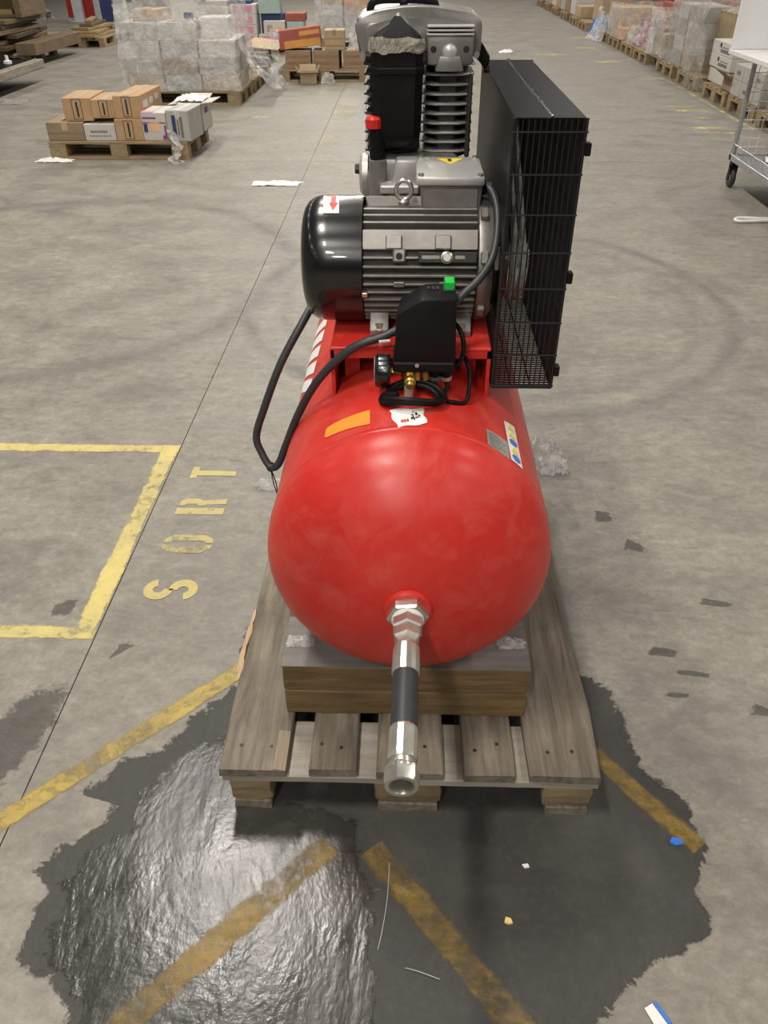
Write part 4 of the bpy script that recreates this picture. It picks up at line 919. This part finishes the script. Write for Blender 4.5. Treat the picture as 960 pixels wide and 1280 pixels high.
for rr in range(3):
    carton('cardboard_box', (-2.33, -1.94, 10.14, 10.48, zr[rr]+.0005, zr[rr+1]), 'white_card' if rr else 'kraft', 'box behind the right front box in the %s layer of the film-wrapped stack' % names_r[rr], 0, GW)
carton('cardboard_box', (-3.16, -2.35, 10.14, 10.48, zr[0]+.0005, zr[4]), 'grey_card', 'tall wide box at the rear of the film-wrapped stack', 0, GW)
carton('cardboard_box', (-2.62, -2.36, 9.85, 10.1, .801, 1.03), 'white_card', 'white box with blue mark, left of the two on top of the wrapped stack', 8, GW, None, [('F', .5, .9, .1, .35, 'navy')])
carton('cardboard_box', (-2.33, -2.02, 9.9, 10.3, .6305, .83), 'white_card', 'white box lying at the right on top of the wrapped stack', 4, GW)
carton('cardboard_box', (-3.02, -2.72, 9.85, 10.2, .801, .91), 'kraft', 'small kraft box at the left on top of the wrapped stack', -10, GW, 'kraft_dark')
carton('cardboard_box', (-2.33, -2.08, 10.32, 10.47, .6305, .96), 'grey_card', 'upright grey-white box at the rear top of the wrapped stack', 0, GW)
def film_wrap(name, mat, b, label, seed, bulge=.03, taper=0, nu=72, nv=16, group='stretch film around stacks'):
    x0, x1, y0, y1, z0, z1 = b; per = [(x0, y0), (x1, y0), (x1, y1), (x0, y1)]
    Ls = [x1-x0, y1-y0, x1-x0, y1-y0]; T = sum(Ls)
    def base(u):
        d = (u % 1)*T
        for i in range(4):
            if d <= Ls[i]: a, b_ = per[i], per[(i+1) % 4]; k = d/Ls[i]; return Vector((a[0]+(b_[0]-a[0])*k, a[1]+(b_[1]-a[1])*k, 0))
            d -= Ls[i]
        return Vector((*per[0], 0))
    cx, cy = (x0+x1)/2, (y0+y1)/2
    def fn(u, v):
        q = base(u); out = Vector((q.x-cx, q.y-cy, 0)).normalized()
        h = z0+(z1-z0)*v*(1-.12*abs(noise.noise(Vector((q.x*2, q.y*2, seed)))) if v > .8 else 1)
        k = .014+bulge*abs(noise.noise(Vector((q.x*5+seed, q.y*5, h*7))))+.5*bulge*abs(noise.noise(Vector((q.x*17, q.y*17+seed, h*19))))
        q = q+out*k; sh = 1+taper*v*v
        q.x = cx+(q.x-cx)*sh; q.y = cy+(q.y-cy)*sh; q.z = h; return q
    o = MB().grid(fn, nu, nv, True).build(name, mat, None, 60); tag(o, label, 'plastic film', group); return o
film_wrap('stretch_film', 'film', (-3.18, -1.92, 9.70, 10.52, .15, .99), 'clear stretch film wrapped around the big stack of white boxes', 2, .05, -.02, 120, 26)
bb = MB().grid(lambda u, v: (-1.90+.34*u+.06*noise.noise(Vector((u*4, v*6, 3))), 9.75+1.9*v, .62-.45*u**.7-.25*v+.08*noise.noise(Vector((u*6, v*7, 1)))), 20, 24)
tag(bb.build('stretch_film', 'film', None, 50), 'loose film hanging down the right side of the white stack', 'plastic film', 'stretch film around stacks')
# flattened cardboard behind it
for k in range(5):
    bb = MB().box(-.28, .28, -.25, .25, -.004, .004).jitter(.012, 5, k).xf(Matrix.Translation((-2.15+.05*k, 11.80+.04*k, .165+.055*k)) @ Matrix.Rotation(R(3*math.sin(k*2)), 4, 'Y') @ Matrix.Rotation(R((0, 2, -2, 3, 6)[k]), 4, 'X') @ Matrix.Rotation(R(20*k), 4, 'Z'))
    tag(bb.build('cardboard_sheet', ('kraft', 'kraft_dark')[k % 2], None, 0), '%s flattened kraft sheet in the loose pile right of the wrapped stack' % ('lowest', 'second lowest', 'middle', 'second highest', 'topmost')[k], 'cardboard', 'flattened cardboard pile')
# reddish brown boxes
GR = 'boxes on the reddish brown pallet'
for k, (x0, x1, lb) in enumerate(((-1.64, -1.31, 'left'), (-1.27, -.93, 'middle'), (-.89, -.56, 'right'))):
    carton('cardboard_box', (x0, x1, 11.48, 11.85, .1445, .355), 'kraft_dark', '%s of the three open-ended boxes of rusty boards' % lb, (3, -2, 2)[k], GR, None, [('F', .06, .94, .06+.18*j, .20+.18*j, 'rust_card' if j % 2 else 'kraft_dark') for j in range(5)])
o = carton('long_box', (-1.70, -1.16, 11.5, 11.78, .385, .595), 'redbrown_card', 'long dark red box with amber side lying on the rusty-board boxes', 4, GR, None, [('F', .12, .98, .02, .42, 'amber_card'), ('F', .5, .98, .62, .85, 'amber_card')])
o.rotation_euler = (0, R(-6), 0)
carton('cardboard_box', (-1.12, -.86, 11.5, 11.8, .356, .575), 'khaki_card', 'khaki strapped box right of the long dark red box', 2, GR, 'kraft_dark', [('F', .05, .95, .55, .62, 'kraft_dark'), ('F', .05, .95, .2, .25, 'rust_card')])
bag('plastic_bag', 'film_milky', (-.70, 11.65, .356), .30, .30, .26, 41, 'white crumpled plastic on the right rusty-board box')
bb = MB().grid(lambda u, v: (-1.80+.12*u+.05*noise.noise(Vector((u*4, v*9, 3))), 11.42-.05*u+.06*noise.noise(Vector((u*6, v*8, 7))), .005+.60*v), 10, 24)
tag(bb.build('stretch_film', 'film', None, 50), 'strip of clear film hanging at the left of the reddish boxes', 'plastic film', 'stretch film around stacks')
carton('cardboard_box', (-1.43, -1.22, 11.24, 11.40, 0.0005, .135), 'kraft', 'small open kraft box on the floor below the rusty-board boxes', 8, None, None, (), (50, 60, 10, 70))
bag('plastic_bag', 'film_milky', (-1.08, 11.32, 0), .22, .18, .14, 42, 'crumpled white plastic on the floor beside the small open kraft box')
# pink boxes and neighbours
GK = 'boxes on the pink box pallet'
for k in range(4):
    carton('pink_box', (-2.95, -2.47, 14.42, 14.80, .1455+.135*k, .278+.135*k), 'white_card', '%s white and pink box in the stack behind the wrapped pallet' % ('lowest', 'second lowest', 'second highest', 'topmost')[k], 0, GK, None, [('F', .12, .88, .15, .85, 'pink_card')])
carton('pink_box', (-2.45, -2.0, 14.42, 14.80, .1455, .278), 'white_card', 'single white and pink box right of the pink stack', 0, GK, None, [('F', .12, .88, .15, .85, 'pink_card')])
carton('cardboard_box', (-2.42, -2.05, 14.6, 14.9, .2795, .55), 'navy', 'dark navy box standing behind the cream box', 0, GK)
carton('cardboard_box', (-2.36, -2.02, 14.43, 14.58, .2795, .46), 'white_card', 'cream box with faces print on the single pink box', 0, GK, None, [('F', .15, .4, .2, .7, 'kraft'), ('F', .5, .8, .15, .6, 'peach')])
carton('cardboard_box', (-1.98, -1.72, 14.45, 14.8, .1455, .45), 'teal', 'pale teal box beside the single pink box', 0, GK)
carton('cardboard_box', (-2.01, -1.70, 14.45, 14.8, .4515, .56), 'redbrown_card', 'dark red box on the pale teal box', 0, GK)
carton('cardboard_box', (-2.9, -2.55, 14.5, 14.8, .684, .73), 'navy', 'flat dark blue box on top of the pink stack', 0, GK)
carton('cardboard_box', (-2.44, -2.1, 14.55, 14.85, .5515, .82), 'teal', 'pale green box on top of the navy box', 0, GK)
GO = 'far wrapped boxes in the middle'
for rr in range(4):
    for cc in range(3):
        x0 = -1.55+.42*cc
        carton('cardboard_box', (x0, x0+.40, 15.25, 15.7, .1455+.16*rr, .304+.16*rr), ('white_card', 'grey_card', 'white_card', 'amber_card')[rr] if (rr+cc) % 3 else ('pink_card' if rr == 1 else 'kraft'), '%s box in the %s layer of the far wrapped boxes behind the pump' % (names_c[cc], names_r[rr]), 0, GO)
film_wrap('stretch_film', 'film', (-1.58, -.28, 15.22, 15.75, .15, .86), 'clear film around the far wrapped boxes behind the pump', 6, .04)

# ------------------------------------------------------------------ far left: panels, planks, trolley, posts
GL = 'stacked dark panels'
for k in range(7):
    z0 = .1455+.062*k; dx = (.0, .12, -.1, .22, .05, -.15, .1)[k]; dy = (.0, -.1, .12, .25, -.05, .1, .2)[k]
    o = MB().box(-7.4+dx, -5.98+dx*.3, 12.95+dy, 14.5+dy, z0, z0+.055, .004).xf(rotz_about((0, 3, -4, 5, -2, 4, 0)[k], (-6.4, 13.7, 0))).build('plywood_sheet', ('panel', 'panel', 'panel2', 'panel', 'panel2', 'panel', 'panel2')[k], None, 30)
    tag(o, '%s brown wooden sheet in the dark stack at far left' % ('lowest', 'second', 'third', 'fourth', 'fifth', 'sixth', 'topmost')[k], 'sheet', GL)
o = MB().box(-5.80, -5.50, 13.0, 14.75, .1455, .30, .004).xf(rotz_about(-2, (-5.6, 13.8, 0))).build('wooden_board', 'panel2', None, 30); tag(o, 'thick mid-brown board at the right edge of the dark panel stack', 'board')
cb = thing('wooden_cabinet', 'brown wooden cabinet lying open on the dark panel stack', 'cabinet', (-6.5, 14.0, .58))
for q in ((-7.2, -5.9, 13.6, 14.5, .58, .62), (-7.2, -5.9, 13.6, 14.5, 1.1, 1.14), (-5.95, -5.85, 13.55, 14.5, .58, 1.14), (-7.2, -5.9, 14.45, 14.5, .6, 1.12)): MB().box(*q, .003).build('side_board', 'panel2', cb, 30)
MB().box(-7.15, -6.0, 14.40, 14.44, .64, 1.08).build('back_panel', 'oak', cb, 30); MB().box(-7.1, -6.02, 13.62, 13.66, .62, .68, .003).build('rail', 'oak', cb, 30)
GPk = 'orange planks at far left'
for k in range(5):
    o = MB().box(-6.0+.05*k, -5.45-.06*k, 15.45+.1*k, 16.75, .1455+.048*k, .187+.048*k, .003).xf(rotz_about((-3, 5, -8, 4, 12)[k], (-5.75, 16.1, 0))).build('plank', ('pine_y', 'oak', 'pine_y', 'panel2', 'pine_y')[k], None, 30)
    tag(o, '%s plank on the orange plank pile at far left' % ('lowest', 'second', 'third', 'fourth', 'topmost')[k], 'plank', GPk)
tr = thing('platform_trolley', 'low platform with black top and pale edge at the left picture edge', 'trolley', (-6.0, 11.0, 0))
MB().box(-6.9, -4.98, 9.2, 11.55, .20, .26, .006).build('deck', 'black_matte', tr, 30); MB().box(-4.98, -4.86, 9.15, 11.6, .16, .26, .01).build('edge_rail', 'old_y', tr, 30)
for xx in (-6.6, -5.4):
    for yy in (9.6, 11.2): MB().lathe([(.0, -.03), (.07, -.03), (.085, -.02), (.085, .02), (.07, .03), (.0, .03)], (xx, yy, .085), 'X', 16).build('wheel', 'dark_iron', tr, 30); MB().box(xx-.04, xx+.04, yy-.04, yy+.04, .12, .20).build('fork', 'galv', tr, 30)
for k, (xx, yy) in enumerate(((-5.45, 10.9), (-5.12, 11.1))): tag(MB().lathe([(.0, 0), (.05, 0), (.05, .03), (.02, .04), (.02, .09), (.0, .09)], (xx, yy, .26), 'Z', 12).build('white_fitting', 'paper', None, 30), ('left' if k == 0 else 'right')+' small white fitting on the black-topped platform', 'fitting', 'white fittings')
def post(x, yy, wd, mat, label, z1=3.0, name='steel_post', d=.18):
    t = thing(name, label, 'post', (x, yy, 0)); MB().box(x-wd/2, x+wd/2, yy, yy+d, 0, z1, .005).build('column', mat, t, 30); MB().box(x-wd/2-.06, x+wd/2+.06, yy-.06, yy+d+.06, 0, .015).build('base_plate', mat, t, 30)
post(-5.42, 16.85, .20, 'post', 'pale grey steel post behind the film-wrapped stack'); post(-7.60, 20.6, .20, 'post', 'pale grey steel post left of the red panel')
post(-7.06, 20.6, .28, 'post', 'narrow grey post between the red and the blue panel')
def panelthing(b, mat, label, cat):
    t = thing(cat.replace(' ', '_'), label, cat, ((b[0]+b[1])/2, (b[2]+b[3])/2, 0)); MB().box(*b, .006).build('sheet', mat, t, 30); MB().box(b[0], b[1], b[2]-.02, b[3]+.02, 0, .06).build('foot_rail', 'post', t, 30)
panelthing((-7.53, -7.15, 20.86, 20.91, .02, 2.4), 'red_wall', 'red upright panel between the far left posts', 'panel'); panelthing((-7.92, -7.78, 20.86, 20.91, .02, 2.4), 'red_wall', 'narrow red panel left of the far left post', 'panel')
panelthing((-6.68, -6.42, 19.5, 19.55, .02, 2.4), 'navy', 'dark blue upright panel beside the pale post', 'panel')
bag('plastic_bag', 'cloth', (-9.2, 21.5, 0), 1.6, 1.0, .35, 51, 'dark grey heap on the floor at the far left')

# ------------------------------------------------------------------ right row goods
GRr = 'goods in the right row'
def rb(x0, x1, y0, y1, z0, z1, mat, label, **k): return carton('cardboard_box', (x0, x1, y0, y1, z0+.0008, z1), mat, label, k.pop('rz', 0), GRr, **k)
Z = .1445
for i, (yy, lb) in enumerate(((7.75, 'nearest'), (8.15, 'second nearest'))):
    rb(3.5, 3.9, yy, yy+.36, Z, .42, ('kraft_dark', 'kraft')[i], '%s brown box on the pallet behind the trolley' % lb, tape='kraft')
rb(3.95, 4.5, 7.75, 8.5, Z, .6, 'white_card', 'large white box at the rear of the pallet behind the trolley')
for j in range(2):
    for i in range(3):
        rb(3.45, 3.78, 8.66+.28*i, 8.93+.28*i, Z+.145*j, .288+.145*j, 'grey_card', '%s grey-white box in the %s row of the small block beside the trolley' % (('nearest', 'middle', 'farthest')[i], ('lower', 'upper')[j]), prints=[('L', .3, .7, .35, .6, 'ink_grey')] if (i+j) % 2 else ())
rb(3.82, 4.45, 8.66, 9.35, Z, .52, 'kraft', 'kraft box behind the small grey-white boxes', tape='kraft_dark')
rb(3.85, 4.2, 8.7, 9.05, .521, .63, 'orange_card', 'small orange-brown box on the kraft box beside the trolley')
lp = [('L', .42, .86, .2, .45, 'ink_grey'), ('L', .36, .44, .55, .85, 'ink'), ('L', .5, .86, .55, .62, 'ink_grey')]
rb(3.46, 3.75, 9.5, 9.8, Z, .27, 'kraft_dark', 'torn open kraft box below the white boxes with logo', openf=(35, None, None, None))
rb(3.52, 4.05, 9.82, 10.5, Z, .30, 'white_card', 'lowest white box of the stack with the dark logo')
F0 = [('F', .30, .75, .2, .45, 'ink_grey'), ('F', .2, .28, .55, .85, 'ink')]
rb(3.50, 4.15, 9.80, 10.5, .301, .43, 'white_card', 'middle white box with a dark logo in the right row', prints=lp+[('F', .45, .85, .2, .45, 'ink_grey'), ('F', .36, .44, .5, .85, 'ink')])
rb(3.50, 4.15, 9.80, 10.5, .431, .565, 'white_card', 'top white box with a dark logo in the right row', prints=lp+[('F', .45, .85, .2, .45, 'ink_grey'), ('F', .36, .44, .5, .85, 'ink')])
rb(3.7, 4.5, 10.55, 11.1, Z, .80, 'khaki_card', 'big khaki box behind the white boxes with logo', prints=[('F', .1, .9, .45, .5, 'kraft_dark'), ('F', .4, .6, .6, .75, 'cloth')])
crumple('plastic_sheet', 'film_grey', (4.1, 10.8, .80), .85, .6, .10, 61, 'grey plastic sheet over the big khaki box', 'plastic film')
rb(3.9, 4.4, 9.85, 10.35, .566, .70, 'kraft', 'kraft box on top of the white boxes with logo', tape='white_card')
for j in range(4):
    rb(3.50, 3.90, 11.15, 11.6, Z+.17*j, .313+.17*j, ('kraft', 'grey_card', 'white_card', 'grey_card')[j], '%s box in the near column under the tall grey film' % names_r[j])
    rb(3.50, 3.90, 11.66, 12.1, Z+.17*j, .313+.17*j, ('grey_card', 'white_card', 'grey_card', 'white_card')[j], '%s box in the far column under the tall grey film' % names_r[j])
film_wrap('stretch_film', 'film_grey', (3.46, 4.2, 11.1, 12.2, .15, 1.05), 'tall dusty grey film wrapped around a stack in the right row', 8, .05, .0, 90, 26)
bb = MB().grid(lambda u, v: (3.43-.05*v+.10*noise.noise(Vector((u*4, v*5, 3))), 10.45+.75*u*(1-.45*v)+.1*v, .01+1.05*v+.05*noise.noise(Vector((u*5, v*4, 9)))), 16, 24)
tag(bb.build('stretch_film', 'film_grey', None, 50), 'hanging sheet of dusty film between the logo boxes and the tall wrapped stack', 'plastic film', 'stretch film around stacks')
rb(3.47, 3.85, 12.36, 12.63, Z, .44, 'kraft', 'kraft box just beyond the tall film-wrapped stack', tape='white_card')
rb(3.5, 4.3, 12.65, 13.1, Z, .48, 'kraft_dark', 'dull brown box between the film stack and the white bags')
bag('plastic_bag', 'film_milky', (3.66, 13.45, Z), .42, .5, .26, 71, 'white plastic bag on the pallet nearest the tall film stack')
bag('plastic_bag', 'film_pink', (3.66, 14.1, Z), .42, .55, .30, 72, 'pinkish crumpled bag in the right row')
bag('plastic_bag', 'film_milky', (3.62, 14.62, Z), .35, .34, .26, 73, 'white crumpled bag beside the pinkish bag')
rb(3.85, 4.5, 13.1, 13.7, Z, .62, 'kraft_dark', 'dull brown box behind the white plastic bag'); rb(3.9, 4.5, 13.8, 14.4, Z, .70, 'redbrown_card', 'dark red box behind the pinkish bag')
rb(3.45, 3.8, 14.85, 15.25, Z, .30, 'amber_card', 'amber box low on the kraft box pallet', tape='kraft')
rb(3.5, 3.95, 15.3, 15.9, Z, .42, 'orange_card', 'larger orange-brown box of the kraft box pallet'); rb(3.85, 4.5, 14.8, 15.25, Z, .50, 'rust_card', 'rusty brown box behind the amber box'); rb(3.5, 4.1, 15.3, 15.9, .421, .56, 'kraft', 'kraft box on the larger orange-brown box')
bb = MB().grid(lambda u, v: (3.42-.22*(1-v)**2*(.4+.6*u)+.025*math.sin(u*23+v*2)+.03*noise.noise(Vector((u*4, v*5, 13))), 15.98+.75*u*(1-.15*(1-v)), .01+.44*v*(1-.12*math.sin(u*5))), 40, 16)
tag(bb.build('plastic_sheet', 'film_milky', None, 50), 'white plastic sheet hanging to the floor in the right row', 'plastic film')
rb(3.6, 4.3, 16.0, 16.7, Z, .52, 'kraft_dark', 'dull brown box under the white hanging sheet')
bag('blue_bag', 'blue_bag', (3.60, 17.40, .0), .45, .8, .34, 81, 'crumpled blue plastic bag at the row edge')
rb(3.7, 4.3, 18.0, 18.8, Z, .55, 'kraft', 'kraft box behind the blue bag')
farm = ('kraft', 'white_card', 'kraft_dark', 'grey_card', 'orange_card', 'white_card', 'kraft', 'grey_card', 'kraft_dark', 'white_card')
od = ('first', 'second', 'third', 'fourth', 'fifth', 'sixth', 'seventh', 'eighth', 'ninth', 'tenth')
for k in range(10): rb(3.5, 4.1, 19.1+.68*k, 19.68+.68*k, Z, .34+.12*((k*7) % 4)/2, farm[k], '%s box beyond the blue bag in the right row' % od[k])
rb(4.28, 4.6, 11.2, 12.0, Z, .9, 'kraft_dark', 'dull brown box behind the tall film-wrapped stack'); 
film_wrap('stretch_film', 'film', (3.44, 4.35, 12.34, 13.12, .15, .72), 'clear film around the two brown boxes next to the white plastic bag', 14, .05)
film_wrap('stretch_film', 'film', (3.44, 4.55, 14.82, 15.93, .15, .62), 'clear film around the amber and kraft boxes in the right row', 15, .04)
rk = thing('storage_rack', 'orange rack beams behind the right row of pallets', 'rack', (5.4, 13, 0))
for yy in (9.5, 12.2, 14.9, 17.6, 20.3): MB().box(5.3, 5.4, yy, yy+.1, 0, 3.2, .004).build('upright', 'navy', rk, 30)
for z in (.95, 2.2): MB().box(5.28, 5.33, 9.5, 20.4, z, z+.12, .004).build('rack_beam', 'rack', rk, 30)
for k in range(8):
    rb(4.75, 5.2, 9.6+1.25*k, 10.6+1.25*k, 0, .72+.1*(k % 3), ('kraft', 'white_card', 'rust_card', 'redbrown_card', 'kraft', 'white_card', 'redbrown_card', 'kraft_dark')[k], '%s tall box along the rack uprights, counted from the trolley' % od[k])

# ------------------------------------------------------------------ cage trolley
CX0, CX1, CY0, CY1 = 2.38, 3.2, 4.9, 6.26
ct = thing('cage_trolley', 'galvanised wire cage trolley at the right picture edge', 'trolley', (2.8, 5.6, 0))
bs = MB()
for q in ((CX0, CX0+.04, CY0, CY1), (CX1-.04, CX1, CY0, CY1), (CX0, CX1, CY0, CY0+.04), (CX0, CX1, CY1-.04, CY1)): bs.box(*q, .18, .225, .003)
bs.build('base_frame', 'galv', ct, 30)
MB().box(CX0+.04, CX1-.04, CY0+.04, CY1-.04, .205, .212).build('base_sheet', 'galv', ct, 30)
MB().tube([(CX0+.006, CY0, .292), (CX0+.006, CY1, .292)], .004, 6).build('kick_rail', 'galv', ct, 40)
for xx in (CX0+.018, CX1-.018):
    for yy in (CY1-.018, CY0+.018): MB().tube([(xx, yy, .2), (xx, yy, .86)], .017, 12).build('corner_post', 'galv', ct, 40)
for k in range(10): MB().tube([(CX0, CY1-.02, .27+.06*k), (CX1, CY1-.02, .27+.06*k)], .0038, 6).build('cage_wire', 'galv_wire', ct, 40)
for k in range(13): MB().tube([(CX0+.06*(k+1), CY1-.016, .22), (CX0+.06*(k+1), CY1-.016, .85)], .0028, 6).build('cage_wire', 'galv_wire', ct, 40)
for k in range(10): MB().tube([(CX1-.02, CY0, .27+.06*k), (CX1-.02, CY1, .27+.06*k)], .0038, 6).build('cage_wire', 'galv_wire', ct, 40)
for k in range(36): MB().tube([(CX0+.006, CY0+.036*(k+1), .225), (CX0+.006, CY0+.036*(k+1), .29)], .0016, 5).build('rail_wire', 'galv', ct, 40)
for xx, yy in ((CX0+.03, CY1-.06), (CX1-.05, CY1-.06), (CX0+.03, CY0+.06), (CX1-.05, CY0+.06)):
    wh = MB().lathe([(.025, -.016), (.05, -.018), (.062, -.014), (.066, -.006), (.066, .006), (.062, .014), (.05, .018), (.025, .016)], (xx, yy, .066), 'X', 28).build('wheel', 'rubber', ct, 35)
    MB().lathe([(.0, -.02), (.03, -.02), (.03, .02), (.0, .02)], (xx, yy, .066), 'X', 16).build('wheel_hub', 'cloth', wh, 30)
    fk = MB(); fk.box(xx-.027, xx-.021, yy-.02, yy+.02, .05, .155, .001); fk.box(xx+.021, xx+.027, yy-.02, yy+.02, .05, .155, .001); fk.box(xx-.027, xx+.027, yy-.025, yy+.025, .135, .18, .004); fk.build('castor_fork', 'black', wh, 30)
wb = thing('white_stand', 'white board with a shelf standing on the cage trolley', 'board', (2.75, 5.9, .862))
MB().box(2.205, 3.25, 5.35, 6.27, .862, .892, .003).build('shelf', 'white_board', wb, 30)
MB().box(2.205, 3.25, 6.22, 6.25, .8925, 1.75, .003).build('upright_board', 'white_board', wb, 30)
crumple('paper_sheet', 'paper', (2.75, 5.9, .213), .4, .4, .10, 91, 'crumpled white paper lying in the cage trolley', 'paper')
crumple('plastic_scrap', 'film_milky', (2.6, 5.3, .213), .3, .4, .10, 92, 'crumpled clear plastic lying in the cage trolley')
carton('cardboard_box', (2.85, 3.1, 5.5, 5.8, .2135, .36), 'kraft', 'small kraft box inside the cage trolley', 10, None, 'white_card')
